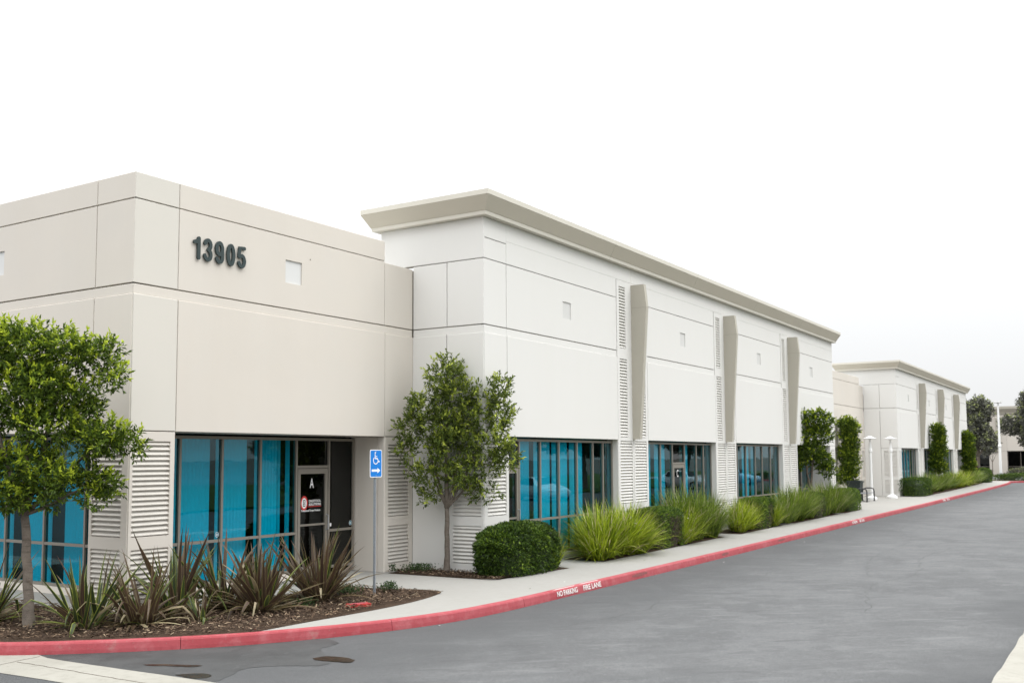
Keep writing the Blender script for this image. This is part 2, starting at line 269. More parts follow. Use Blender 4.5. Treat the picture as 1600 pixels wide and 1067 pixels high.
# wall plane: s runs along the wall, w is the distance outwards
class Pl:
    def __init__(s, o, side): s.o = o; s.side = side   # 'R': faces -y, s = +x ; 'L': faces -x, s = +y ; 'F' faces +x ; 'B' faces +y
    def p(s, a, z, w):
        x, y = s.o
        if s.side == 'R': return (x+a, y-w, z)
        if s.side == 'L': return (x-w, y+a, z)
        if s.side == 'F': return (x+w, y+a, z)
        return (x+a, y+w, z)
    def n(s): return {'R': (0, -1, 0), 'L': (-1, 0, 0), 'F': (1, 0, 0), 'B': (0, 1, 0)}[s.side]
    def box(s, mb, a0, a1, z0, z1, w0, w1, m):
        P = [s.p(a0, z0, w0), s.p(a1, z1, w1)]
        mb.box([min(P[0][i], P[1][i]) for i in range(3)], [max(P[0][i], P[1][i]) for i in range(3)], m)
def slab(mb, pl, a0, a1, z0, z1, w0, w1, m, holes=(), bev=.006, top=None, through=False):
    """wall panel from depth w0 (back) to w1 (front) with recessed (depth, material) or through holes: (a0,a1,z0,z1,depth,mat)"""
    n = Vector(pl.n()); t = top if top is not None else bev
    A = sorted({a0+bev, a1-bev, *[h[0] for h in holes], *[h[1] for h in holes]}); Zs = sorted({z0+bev, z1-t, *[h[2] for h in holes], *[h[3] for h in holes]})
    A = [a for a in A if a0+bev-1e-6 <= a <= a1-bev+1e-6]; Zs = [z for z in Zs if z0+bev-1e-6 <= z <= z1-t+1e-6]
    for i in range(len(A)-1):
        for j in range(len(Zs)-1):
            ca, cz = (A[i]+A[i+1])/2, (Zs[j]+Zs[j+1])/2
            if any(h[0] < ca < h[1] and h[2] < cz < h[3] for h in holes): continue
            mb.face([pl.p(A[i], Zs[j], w1), pl.p(A[i+1], Zs[j], w1), pl.p(A[i+1], Zs[j+1], w1), pl.p(A[i], Zs[j+1], w1)], m, n)
    b0, b1, c0, c1 = a0+bev, a1-bev, z0+bev, z1-t
    I = [pl.p(b0, c0, w1), pl.p(b1, c0, w1), pl.p(b1, c1, w1), pl.p(b0, c1, w1)]
    O = [pl.p(a0, z0, w1-bev), pl.p(a1, z0, w1-bev), pl.p(a1, z1, w1-t), pl.p(a0, z1, w1-t)]
    B = [pl.p(a0, z0, w0), pl.p(a1, z0, w0), pl.p(a1, z1, w0), pl.p(a0, z1, w0)]
    cen = Vector(pl.p((a0+a1)/2, (z0+z1)/2, w0))
    for k in range(4):
        q = (k+1) % 4
        for X, Y in ((I, O), (O, B)):
            f = [X[k], X[q], Y[q], Y[k]]; mid = (Vector(f[0])+Vector(f[1])+Vector(f[2])+Vector(f[3]))/4
            mb.face(f, m, mid-cen)
    mb.face(B, m, -n)
    for h in holes:
        dp, hm = h[4], h[5]; q = [(h[0], h[2]), (h[1], h[2]), (h[1], h[3]), (h[0], h[3])]
        hc = Vector(pl.p((h[0]+h[1])/2, (h[2]+h[3])/2, w1-dp/2))
        for k in range(4):
            (x0, y0), (x1, y1) = q[k], q[(k+1) % 4]
            f = [pl.p(x0, y0, w1), pl.p(x1, y1, w1), pl.p(x1, y1, w1-dp), pl.p(x0, y0, w1-dp)]
            mid = (Vector(f[0])+Vector(f[2]))/2; mb.face(f, m, hc-mid)
        if not through: mb.face([pl.p(x, y, w1-dp) for x, y in q], hm, n)
PT = .05   # panel thickness in front of the backing
def panel(parent, pl, a0, a1, z0, z1, m, proud=0, gaps=(.007, .007, .007, .007), top=None, holes=(), name='wall_panel'):
    mb = MB(); gl, gr, gb, gt = gaps
    slab(mb, pl, a0+gl, a1-gr, z0+gb, z1-gt, -PT+.002, proud, m, holes, top=top)
    return mb.link(name, parent)
_slat = {}
def slat_mesh(width, side, m):
    k = (round(width, 3), side, m.name)
    if k not in _slat:
        mb = MB(); pl = Pl((0, 0), side); prof = [(-.050, .070), (-.036, .076), (.006, .032), (.006, .020), (-.006, .014)]
        mb.prism(prof, lambda p, t: pl.p(t, p[1], p[0]), 0, width, m); _slat[k] = mb.mesh('slat')
    return _slat[k]
SP = .0815
def louvres(parent, pl, cols, proud, m, single=True):
    """cols: list of (a0, a1, z0, z1) openings; slats stacked inside each"""
    mb = MB()
    for (a0, a1, z0, z1) in cols:
        n = int(round((z1-z0)/SP)); st = (z1-z0)/n
        for i in range(n):
            z = z0+i*st
            if single:
                link('slat', slat_mesh(a1-a0, pl.side, m), parent, loc=pl.p(a0, z, proud-.012))
            else:
                prof = [(-.050, .070), (-.036, .076), (.006, .032), (.006, .020), (-.006, .014)]
                mb.prism(prof, lambda p, t: pl.p(t, z+p[1], p[0]+proud-.012), a0, a1, m)
    if not single: mb.link('slat', parent, kind='stuff')
def louvre_panel(parent, pl, a0, a1, z0, z1, cols, m, lm, proud=.012, single=True, gaps=(.006, .006, .0, .009)):
    holes = [(c[0], c[1], c[2], c[3], .058, lm) for c in cols]
    p = panel(parent, pl, a0, a1, z0, z1, m, proud, gaps, holes=holes, name='louver_panel')
    louvres(p, pl, cols, proud, lm, single); return p
def back_wall(parent, pl, a0, a1, z0, z1, openings=(), th=.2, m=None):
    mb = MB(); slab(mb, pl, a0, a1, z0, z1, -PT-th, -PT, m or M['back'], [(o[0], o[1], o[2], o[3], th, None) for o in openings], bev=0, through=True)
    # back face is replaced by a holed one
    mb.link('wall', parent)
# ---- glazing
def vanes(pl, a0, a1, z0, z1, w, ang, mb, sp=.085, wd=.089):
    n = max(1, int((a1-a0)/sp))
    for i in range(n):
        c = a0+(i+.5)*sp; an = ang+random.uniform(-.05, .05); dx, dw = math.cos(an)*wd/2, math.sin(an)*wd/2; j = random.uniform(-.004, .004)
        pts = [pl.p(c-dx, z0, w-dw+j), pl.p(c, z0, w+.006+j), pl.p(c+dx, z0, w+dw+j)]; pu = [(x, y, z1) for x, y, _ in pts]
        mb.face([pts[0], pts[1], pu[1], pu[0]], M['blind']); mb.face([pts[1], pts[2], pu[2], pu[1]], M['blind'])
def bar(pl, a0, a1, z0, z1, w0, w1, parent, name, m=None):
    mb = MB(); pl.box(mb, a0, a1, z0, z1, w0, w1, m or M['frame']); return mb.link(name, parent)
FW, FD = .055, .08
def glazing(parent, pl, muls, z0, z1, rail, skip=(), blinds=(), mat_=None, wz=.15, dark=()):
    """muls: positions of mullion centres including ends; skip: indices of bays that are a door"""
    a0, a1 = muls[0], muls[-1]; mb = MB()
    pl.box(mb, a0, a1, z1-FW, z1, -FD/2, FD/2, M['frame'])
    for i in range(len(muls)-1):
        if i not in skip: pl.box(mb, muls[i]+.03, muls[i+1]-.03, z0, z0+FW, -FD/2+.002, FD/2-.002, M['frame'])
    pl.box(mb, a0, a0+.05, z0, z1-FW, -FD/2, FD/2, M['frame']); pl.box(mb, a1-.05, a1, z0, z1-FW, -FD/2, FD/2, M['frame'])
    fr = mb.link('window_frame', parent)
    for x in muls[1:-1]: bar(pl, x-.024, x+.024, z0+.001, z1-FW-.001, -FD/2-.003, FD/2+.003, fr, 'mullion')
    for i in range(len(muls)-1):
        l = muls[i]+(.05 if i == 0 else .0275); r = muls[i+1]-(.05 if i == len(muls)-2 else .0275)
        if i in skip: continue
        zz = [(z0+FW, z1-FW)]
        if rail:
            bar(pl, l, r, rail-.026, rail+.026, -FD/2+.004, FD/2-.004, fr, 'rail'); zz = [(z0+FW, rail-.03), (rail+.03, z1-FW)]
        for (p0, p1) in zz:
            mb = MB(); pl.box(mb, l-.004, r+.004, p0-.004, p1+.004, -.004, .004, M['dglass'] if i in dark else (mat_ or M['glass'])); mb.link('pane', fr)
    for (b0, b1, ang) in blinds:
        mb = MB(); vanes(pl, b0, b1, z0+.03, z1-.03, -wz, ang, mb); pl.box(mb, b0, b1, z1-.04, z1-.005, -wz-.03, -wz+.02, M['inter']); mb.link('blind', fr)
    return fr
def door(parent, pl, a0, a1, zt, z1, letter=None):
    """door with transom above, in the storefront line"""
    d = MB(); g = .012
    l, r = a0+.03+g, a1-.03-g; st = .075
    pl.box(d, l, l+st, .012, zt-.065, -.03, .04, M['frame']); pl.box(d, r-st, r, .012, zt-.065, -.03, .04, M['frame'])
    pl.box(d, l+st, r-st, zt-.065-.11, zt-.065, -.03, .04, M['frame']); pl.box(d, l+st, r-st, .012, .22, -.03, .04, M['frame'])
    pl.box(d, l+st, r-st, 1.05, 1.09, -.02, .035, M['frame'])
    D = d.link('door', parent)
    for p0, p1 in ((.22, 1.05), (1.09, zt-.175)):
        mb = MB(); pl.box(mb, l+st-.003, r-st+.003, p0, p1, -.004, .004, M['dglass']); mb.link('pane', D)
    mb = MB(); mb.tube([pl.p(r-.04, .95, .041), pl.p(r-.04, .96, .1), pl.p(r-.04, 1.25, .1), pl.p(r-.04, 1.26, .041)], .012, M['galv'], 8); mb.link('handle', D)
    mb = MB(); pl.box(mb, a0+.0275, a1-.0275, zt-.055, zt-.001, -FD/2, FD/2, M['frame']); pl.box(mb, l, r, zt-.064, zt-.056, -.03, .02, M['gasket'])
    t = mb.link('door_head', parent)
    mb = MB(); pl.box(mb, a0+.024, a1-.024, zt-.002, z1-FW+.003, -.004, .004, M['dglass']); mb.link('pane', t)
    return D
_txt = {}
def text_mesh(body, size, m, extrude=.004, offset=0, bevel=0):
    c = bpy.data.curves.new('text', 'FONT'); c.body = body; c.size = size; c.extrude = extrude; c.offset = offset; c.bevel_depth = bevel; c.resolution_u = 4
    c.align_x = 'CENTER'; c.align_y = 'CENTER'
    o = bpy.data.objects.new('text', c); me = bpy.data.meshes.new_from_object(o)
    bpy.data.objects.remove(o); bpy.data.curves.remove(c)
    me.materials.clear(); me.materials.append(m)
    return me
def text_fit(body, w, h, m, extrude=.002, offset=0, bevel=0):
    me = text_mesh(body, 1, m, extrude, offset, bevel)
    V = np.empty(len(me.vertices)*3, np.float32); me.vertices.foreach_get('co', V); V = V.reshape(-1, 3)
    lo, hi = V.min(0), V.max(0); V[:, 0] = (V[:, 0]-(lo[0]+hi[0])/2)*w/(hi[0]-lo[0]); V[:, 1] = (V[:, 1]-(lo[1]+hi[1])/2)*h/(hi[1]-lo[1])
    me.vertices.foreach_set('co', V.ravel()); me.update(); return me

def arc2(cx, cy, rx, ry, a0, a1, n=14): return [(cx+rx*math.cos(R(a0+(a1-a0)*k/n)), cy+ry*math.sin(R(a0+(a1-a0)*k/n))) for k in range(n+1)]
def digit(mb, ch, h, w):
    """raised numeral out of constant-width strokes with rounded ends, standing 35 mm off the wall"""
    P = {'1': [[(-.155, .74), (-.05, .76), (.03, .84), (.055, .91)], [(.055, .91), (.055, .09)]],
         '3': [arc2(0, .715, .15, .195, 165, -75), arc2(0, .30, .165, .21, 80, -165)],
         '9': [arc2(-.0, .66, .155, .25, 0, 360, 20), [(.155, .66), (.155, .36)]+arc2(-.0, .30, .155, .21, 0, -160)],
         '0': [arc2(0, .5, .155, .41, 0, 360, 24)],
         '5': [[(.15, .905), (-.11, .905), (-.15, .53)], arc2(-.0, .33, .16, .24, 130, -160)]}[ch]
    for si, L in enumerate(P):
        L = [Vector((x*h, 0, z*h)) for x, z in L]; closed = (L[0]-L[-1]).length < 1e-4; n = len(L); lf = []; rg = []
        for i in range(n):
            a = L[i-1] if i else (L[-2] if closed else L[0]); b = L[i+1] if i < n-1 else (L[1] if closed else L[-1]); d = (b-a).normalized(); q = Vector((-d.z, 0, d.x))*w/2; lf.append(L[i]+q); rg.append(L[i]-q)
        y0, y1 = -.006, -.034-.0006*si
        for i in range(n-1):
            A, B_, C_, D_ = lf[i], lf[i+1], rg[i+1], rg[i]; f = lambda v, y: (v.x, y, v.z)
            mb.face([f(A, y1), f(B_, y1), f(C_, y1), f(D_, y1)], M['num'], (0, -1, 0)); mb.face([f(A, y0), f(B_, y0), f(C_, y0), f(D_, y0)], M['num'], (0, 1, 0))
            mb.face([f(A, y0), f(B_, y0), f(B_, y1), f(A, y1)], M['num']); mb.face([f(D_, y0), f(C_, y0), f(C_, y1), f(D_, y1)], M['num'])
        if not closed:
            for k_, e in enumerate((L[0], L[-1])):
                mb.prism([(math.cos(t*.5236)*w/2, math.sin(t*.5236)*w/2) for t in range(12)], lambda p, t: (e.x+p[0], t, e.z+p[1]), y0, y1-.0003*(k_+1), M['num'])

# ------------------------------------------------------------------ ground, road, kerb
mb = MB(); mb.face([(-1500, -1500, -.30), (1500, -1500, -.30), (1500, 1500, -.30), (-1500, 1500, -.30)], M['ground'], (0, 0, 1)); mb.link('ground', kind='structure')
mb = MB(); mb.face([(-90, -70, -.15), (260, -70, -.15), (260, 90, -.15), (-90, 90, -.15)], M['asph'], (0, 0, 1)); mb.link('road', kind='structure')
kp = [(-3.12, 40), (-3.12, 12), (-3.12, 4), (-3.12, 1.8), (-3.02, .8), (-2.85, -.2), (-2.59, -.88), (-2.2, -1.42), (-1.26, -2.44), (-.24, -3.27), (1.06, -3.98), (2.2, -4.4), (3.28, -4.61), (4.65, -4.68), (7.9, -4.69),
      (13, -4.7), (20, -4.68), (32, -4.62), (45, -4.58), (58, -4.48), (70, -4.38), (82, -4.22), (90, -4.0), (93.2, -3.75), (94.25, -4.4), (94.3, -6), (94.3, -10), (94.3, -40)]
def spline(P, step):
    out = []; n = len(P)
    for i in range(n-1):
        p0, p1, p2, p3 = [np.array(P[max(0, min(n-1, k))], float) for k in (i-1, i, i+1, i+2)]
        L = np.linalg.norm(p2-p1); k = max(1, int(L/step))
        d1 = (p2-p0)/max(1e-6, np.linalg.norm(p2-p0))*L; d2 = (p3-p1)/max(1e-6, np.linalg.norm(p3-p1))*L
        for j in range(k):
            t = j/k; out.append(p1*(2*t**3-3*t*t+1)+d1*(t**3-2*t*t+t)+p2*(-2*t**3+3*t*t)+d2*(t**3-t*t))
    out.append(np.array(P[-1], float)); return out
path = spline(kp, .25)
def offs(P, d):
    out = []
    for i, p in enumerate(P):
        t = P[min(i+1, len(P)-1)]-P[max(i-1, 0)]; t = t/np.linalg.norm(t); out.append(p+d*np.array([-t[1], t[0]]))
    return out
inner = offs(path, .14)
# kerb in poured sections with real joints
kerb = link('kerb', None, kind='structure')
prof = [(0, -.16), (.004, -.10), (.018, -.022), (.032, .0), (.052, .008), (.14, .006), (.14, -.16)]
s_acc = 0; cur = [path[0]]; k = 0; marks = [0]
dist = np.concatenate([[0], np.cumsum([np.linalg.norm(path[i+1]-path[i]) for i in range(len(path)-1)])])
def at_s(s): 
    i = min(len(path)-2, max(0, int(np.searchsorted(dist, s))-1)); t = (s-dist[i])/(dist[i+1]-dist[i]); return path[i]*(1-t)+path[i+1]*t
s_ref = min(range(len(path)), key=lambda i: np.linalg.norm(path[i]-np.array([-1.06, -2.6])))
s0 = dist[s_ref] % 3.08; bounds = [0]+[s0+i*3.08 for i in range(int(dist[-1]/3.08)+1) if 0 < s0+i*3.08 < dist[-1]]+[dist[-1]]
for i in range(len(bounds)-1):
    a, b = bounds[i]+.004, bounds[i+1]-.004
    ss = [a]+[d for d in dist if a+.02 < d < b-.02]+[b]
    if at_s(a)[1] > 12 or at_s(a)[1] < -25: continue
    pts = [at_s(s) for s in ss]; V = []; Fc = []; n = len(prof)
    for j, p in enumerate(pts):
        t = (pts[min(j+1, len(pts)-1)]-pts[max(j-1, 0)]); t /= np.linalg.norm(t); nn = np.array([-t[1], t[0]])
        jit = random.uniform(-.0015, .0015)
        for (o, z) in prof: q = p+nn*(o+jit); V.append((q[0], q[1], z+jit))
    for j in range(len(pts)-1):
        for q in range(n-1): Fc.append((j*n+q, (j+1)*n+q, (j+1)*n+q+1, j*n+q+1))
    Fc.append(tuple(range(n))); Fc.append(tuple((len(pts)-1)*n+q for q in range(n))[::-1])
    link('kerb_section', mesh('kerb_section', V, Fc, M['red'], smooth=False), kerb)
# sidewalk
poly = [(p[0], p[1]) for p in inner]+[(260, -40), (260, 60), (-3, 60)]
me = mesh('sidewalk', [(x, y, 0) for x, y in poly]+[(x, y, -.2) for x, y in poly], [tuple(range(len(poly)))], M['conc'])
if me.polygons[0].normal.z < 0: me.flip_normals()
link('sidewalk', me, kind='structure')
# concrete gutter band, seen lower left
gx = [(-2.30, -30), (-2.2, -6), (-2.22, -4.8), (-2.33, -2.7), (-2.36, -1.6), (-2.2, -.6), (-2.7, 2), (-2.9, 12), (-3.9, 12), (-3.85, 1), (-3.4, -.4), (-3.22, -1.9), (-3.14, -3.15), (-3.12, -4.8), (-3.12, -6), (-3.2, -30)]
gp = [(a[0]+random.uniform(-.008, .008), a[1]) for a in spline(gx+[gx[0]], .35)][:-1]
me = mesh('gutter', [(x, y, -.144) for x, y in gp], [tuple(range(len(gp)))], M['gutter'])
if me.polygons[0].normal.z < 0: me.flip_normals()
link('gutter', me, kind='structure')
for P in ([(-2.36, -1.42), (-2.6, -1.44), (-3.2, -1.52)], [(-2.72, -1.5), (-2.70, -2.4), (-2.68, -3.6), (-2.62, -5.0), (-2.6, -7)]):
    q = spline(P, .12); q = [p+np.array([random.uniform(-.012, .012), random.uniform(-.012, .012)]) for p in q]; l = offs(q, .007); r = offs(q, -.007); n = len(q)
    link('gutter_joint', mesh('gutter_joint', [(p[0], p[1], -.1425) for p in l]+[(p[0], p[1], -.1425) for p in r], [(i, i+1, n+i+1, n+i) for i in range(n-1)], M['mulch']), kind='structure')
# pavement and low kerb on the near right
mb = MB(); xs = np.arange(-4, 40, .3); V = []
for x in xs: V.append((x, -12.29+random.uniform(-.012, .012)))
V = [(x, y, -.14) for x, y in V]+[(40, -13.3, -.14), (-4, -13.3, -.14)]
me = mesh('pavement', V+[(a, b, -.2) for a, b, _ in V], [tuple(range(len(V)))]+[(i, i+1, i+1+len(V), i+len(V)) for i in range(len(xs)-1)], M['gutter'])
if me.polygons[0].normal.z < 0: me.flip_normals()
link('pavement', me, kind='structure')
# damp patch and puddles on the asphalt
def blob(name, pts, z, m, step=.12, jit=.02, **kw):
    q = spline(pts+[pts[0]], step)[:-1]; me = mesh(name, [(p[0]+random.uniform(-jit, jit), p[1]+random.uniform(-jit, jit), z) for p in q], [tuple(range(len(q)))], m)
    if me.polygons[0].normal.z < 0: me.flip_normals()
    return link(name, me, **kw)
blob('damp_patch', [(-2.45, -1.1), (-1.8, -1.7), (-1.0, -2.6), (0, -3.35), (.56, -3.75), (.50, -3.95), (.37, -4.2), (-.05, -4.25), (-.26, -4.5), (-.40, -4.75), (-.69, -5.0), (-.9, -5.0), (-1.07, -4.72), (-1.36, -4.4), (-1.62, -4.35), (-1.9, -4.5), (-2.25, -4.55), (-2.36, -3.5), (-2.38, -2)], -.1465, M['damp'], .07, .018, kind='structure')
blob('puddle', [(-2.0, -3.05), (-1.85, -3.25), (-1.72, -3.55), (-1.66, -3.75), (-1.78, -3.7), (-1.92, -3.35), (-2.02, -3.15)], -.142, M['puddle'], .06, .012, kind='structure')
blob('puddle', [(-.62, -4.62), (-.42, -4.68), (-.36, -4.95), (-.42, -5.18), (-.56, -5.22), (-.62, -5.0), (-.68, -4.8)], -.142, M['puddle'], .06, .012, kind='structure')
blob('puddle', [(-2.2, -3.9), (-2.05, -4.0), (-1.95, -4.2), (-2.1, -4.35), (-2.22, -4.2)], -.142, M['puddle'], .06, .012, kind='structure')
# asphalt cracks
for P in ([(12, -8.8), (16, -8.0), (22, -7.8), (27, -6.6), (34, -6.2), (42, -5.8)], [(7, -9.9), (10.5, -9.2), (13, -9.6), (17, -9.1), (24, -9.8)], [(3, -6.2), (5.5, -6.6), (7, -6.3), (9.4, -6.9), (12, -6.7)]):
    q = spline(P, .25); q = [p+np.array([0, random.uniform(-.06, .06)]) for p in q]; l = offs(q, .008); r = offs(q, -.008); n = len(q)
    link('asphalt_crack', mesh('crack', [(p[0], p[1], -.1485) for p in l]+[(p[0], p[1], -.1485) for p in r], [(i, i+1, n+i+1, n+i) for i in range(n-1)], M['damp']), kind='structure')

# planting beds (mulch)
def bed(pts, name='mulch_bed', h=.03):
    q = spline(pts+[pts[0]], .3)[:-1] if len(pts) > 12 else [np.array(p, float) for p in pts]
    bm = bmesh.new(); vs_ = [bm.verts.new((p[0], p[1], .004)) for p in q]; f = bm.faces.new(vs_)
    if f.normal.z < 0: f.normal_flip()
    bmesh.ops.inset_region(bm, faces=[f], thickness=.12, depth=h); me = bpy.data.meshes.new(name); bm.to_mesh(me); bm.free(); me.materials.append(M['mulch'])
    return link(name, me, kind='structure')
ki = [p for p in offs(path, .15) if p[0] < 0.05 and p[1] < 8]
b1 = [tuple(p) for p in ki]+[(4.45, -2.99), (4.3, -1.35), (4.2, -.75), (.95, -.75), (.95, -.08), (-.08, -.08), (-.08, 8)]
bed(b1[::-1])
bed([(6.34, -.2), (6.45, -2.5), (6.62, -2.86), (9.1, -3.08), (9.25, -2.6), (9.2, -2.0), (7.36, -2.02), (7.38, -.06)])
bed3 = [(10.7, 19.0), (20.2, 24.9), (26.0, 32.6), (33.4, 36.9)]
for a, b in bed3: bed([(a, -3.12), (b, -3.05), (b+.3, -2.4), (b+.3, -2.02), (a, -2.02)])
bed([(53.4, -2.9), (66, -2.75), (80, -2.4), (92, -1.9), (92, -1.6), (53.4, -1.65)])
bed([(94.7, -3.2), (94.7, -30), (100, -30), (100, 3), (94.7, 3)])
def chips(name, region, n, zf=.036, **kw):
    P = []
    while len(P) < n:
        x = random.uniform(region[0], region[1]); y = random.uniform(region[2], region[3])
        if region[4](x, y): P.append((x, y))
    P = np.array(P); n = len(P); a = rng.uniform(0, 2*np.pi, n); L = rng.uniform(.006, .03, n)*1.2; Wd = rng.uniform(.004, .011, n); V = np.zeros((n, 4, 3))
    d = np.stack([np.cos(a), np.sin(a), rng.normal(0, .25, n)], 1); e = np.stack([-np.sin(a), np.cos(a), rng.normal(0, .35, n)], 1)
    c = np.concatenate([P, (zf+rng.uniform(0, .02, n))[:, None]], 1)
    for k, (s1, s2) in enumerate(((-1, -1), (1, -.7), (1, 1), (-1, .8))): V[:, k] = c+d*L[:, None]*s1+e*Wd[:, None]*s2
    link(name, mesh(name, V.reshape(-1, 3), np.arange(4*n).reshape(-1, 4).tolist(), M['chip'], rnd=rng.uniform(0, 1, n)), kind='stuff', **kw)
def inb1(x, y):
    if x > 4.38 or (y > -.8 and x > .9) or (y > -.12 and x > -.12): return False
    return all((x-p[0])**2+(y-p[1])**2 > .09**2 for p in ki[::2]) and ((y > -3.1+.02*(x-4.4)) if x > -.1 else (x > np.interp(-y, [-8, -1.8, .88, 1.42, 2.44, 3.27], [-3, -2.98, -2.4, -2.0, -1.1, -.1])))
chips('bark_chips', (-3, 4.45, -3.3, 4, inb1), 16000)
chips('bark_chips', (6.4, 7.36, -2.9, -.1, lambda x, y: True), 2500)

# ------------------------------------------------------------------ office buildings
XB, XC, D, XE = 6.442, 7.4426, 1.938, 36.74
ZL, G1, G2, RB, J, ZN, T0, T1 = 7.193, 6.753, 5.335, 5.16, 2.909, 6.719, 7.69, 6.79
OPEN = [(8.42, 13.96), (15.91, 21.35), (23.31, 28.73), (30.70, 35.90)]
PIER = [14.935, 22.33, 29.715]
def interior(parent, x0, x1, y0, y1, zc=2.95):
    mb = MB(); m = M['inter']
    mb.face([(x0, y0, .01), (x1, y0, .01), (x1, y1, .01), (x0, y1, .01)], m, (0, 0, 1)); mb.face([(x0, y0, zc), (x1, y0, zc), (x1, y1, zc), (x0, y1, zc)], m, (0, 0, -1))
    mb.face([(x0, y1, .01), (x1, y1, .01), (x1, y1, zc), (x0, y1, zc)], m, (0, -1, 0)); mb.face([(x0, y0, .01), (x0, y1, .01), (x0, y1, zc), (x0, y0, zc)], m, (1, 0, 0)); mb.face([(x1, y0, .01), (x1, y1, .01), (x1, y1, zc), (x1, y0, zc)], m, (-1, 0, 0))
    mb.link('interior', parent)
def low_wing(B, ox, oy, x0=0, detail=True):
    """x0: where the front wall starts"""
    pr = Pl((ox, oy), 'R'); pm, lm = M['low'], M['louv']
    H = lambda a, z: (a, a+.45, z, z+.45, .028, M['niche'])
    # front wall panels
    cols = [(x0, .90), (.90, XB), (XB, XC)] if detail else [(x0, XB), (XB, XC)]
    for i, (a, b) in enumerate(cols):
        g = (.005 if i == 0 else .006, .006 if b < XC else .014, .007, .007)
        last = b == XC; pm = M['lowc'] if (a == 0 and detail) else M['low']
        if not last: panel(B, pr, a, b, G1, ZL, pm, 0, (g[0], g[1], .009, 0))
        if a == .90: panel(B, pr, a, b, G2, G1, pm, 0, g, holes=[H(3.435, 5.84)])
        else: panel(B, pr, a, b, G2, ZN if last else G1, pm, 0, (g[0], g[1], .009, 0 if last else .009))
        panel(B, pr, a, b, J, RB, pm, .014, (g[0], g[1], 0 if a == .90 else .007, 0), top=.009)
    pm = M['low']; panel(B, pr, x0, XC, RB, G2, pm, -.004, (.006, .02, .002, .012))
    back_wall(B, pr, x0+.05, XB, J+.002, ZL-.012); back_wall(B, pr, XB, XC+.1, J+.002, ZN-.012)
    # right pier
    c2 = [(6.57, 7.29, 1.18, 2.74), (6.57, 7.29, .17, .98)]
    louvre_panel(B, pr, XB+.004, XC-.012, 0, J, c2, pm, lm, single=detail)
    pil = Pl((ox+XB, oy), 'L')        # reveal beside the storefront
    panel(B, pil, 0.0, .18, 0, J-.002, pm, .0, (.0, .006, 0, 0)); panel(B, pil, .18, .95, 0, J-.002, pm, -.01, (.006, 0, 0, 0))
    back_wall(B, pr, XB+.05, XC+.1, 0, J)
    # soffit
    mb = MB(); mb.box((ox+(x0 if not detail else .05), oy-.0, J+.004), (ox+XB, oy+1.1, J+.05), M['low']); mb.link('soffit', B)
    gz = Pl((ox, oy+.86), 'R')
    if detail:
        pl = Pl((ox, oy), 'L')        # left facade, runs away to the left
        E = 9.0
        for i, (a, b) in enumerate([(0, 1.0), (1.0, E)]):
            g = (.006 if i == 0 else .009, .009, .009, .009)
            panel(B, pl, a, b, G1, ZL, pm, 0, (g[0], g[1], .009, 0))
            panel(B, pl, a, b, G2, G1, pm, 0, g, holes=[H(3.72, 5.84)] if i else ())
            panel(B, pl, a, b, J, RB, pm, .014, (g[0], g[1], 0 if i else .007, 0), top=.009)
        panel(B, pl, 0, E, RB, G2, pm, -.004, (.006, .009, .002, .012))
        back_wall(B, pl, .05, E, J+.002, ZL-.012)
        louvre_panel(B, pl, .0, 1.0, 0, J, [(.16, .92, 1.18, 2.74), (.16, .92, .17, .98)], pm, lm)
        louvre_panel(B, pr, .0, .9, 0, J, [(.065, .80, 1.18, 2.74), (.065, .80, .17, .98)], pm, lm)
        mb = MB(); mb.box((ox+.055, oy+.055, 0), (ox+.86, oy+.25, J), M['low']); mb.box((ox+.055, oy+.251, 0), (ox+.25, oy+.98, J), M['low']); mb.link('wall', B)
        mb = MB(); mb.box((ox+.05, oy+1.101, J+.004), (ox+1.3, oy+E, J+.05), M['low']); mb.link('soffit', B)
        gl = Pl((ox+.86, oy), 'L')
        ml = [.86, 1.07, 2.30, 3.53, 4.77, 6.0, 7.2, 8.4]
        mbk = []
        glazing(B, gl, ml, .13, 2.84+.03, .9, blinds=[(1.12, 2.10, .8), (2.30, 3.20, .08), (3.55, 4.45, .05), (4.8, 8.3, .05)])
        mf = [.86, 1.70, 2.68, 3.65, 4.64, 5.61, 6.42]
        glazing(B, gz, mf, .13, 2.87, .92, skip=(4,), blinds=[(1.16, 1.50, .25), (1.66, 2.52, .06), (2.66, 3.48, .08), (3.64, 4.24, .12), (4.24, 4.34, .9), (4.50, 4.60, 1.0)], wz=.13, dark=(5,))
        mb = MB(); mb.box((ox+.80, oy+.80, 0), (ox+4.6, oy+1.14, .128), M['low']); mb.box((ox+.80, oy+1.141, 0), (ox+1.2, oy+8.5, .128), M['low']); mb.link('sill', B)
        Dd = door(B, gz, 4.64, 5.61, 2.30, 2.87)
        yl = oy+.86-.0055
        link('letter', text_fit('A', .115, .20, M['white'], .001, .008), Dd, loc=(ox+5.12, yl, 1.93), rot=(R(90), 0, 0))
        # company lettering and emblem on the door glass
        mb = MB(); c = (4.90, 1.52)
        def ring(mb, cx, cz, rx, rz, n, m, y, off=0): mb.face([(ox+cx+rx*math.cos(off+2*math.pi*k/n), y, cz+rz*math.sin(off+2*math.pi*k/n)) for k in range(n)], m, (0, -1, 0))
        ring(mb, *c, .105, .155, 12, M['redv'], yl, R(15)); ring(mb, *c, .072, .108, 24, M['white'], yl-.0006)
        mb.face([(ox+c[0]+a, yl-.0012, c[1]+b) for a, b in ((-.036, -.055), (-.03, -.07), (.03, -.07), (.036, -.055), (.036, .055), (.03, .07), (-.03, .07), (-.036, .055))], M['black'], (0, -1, 0))
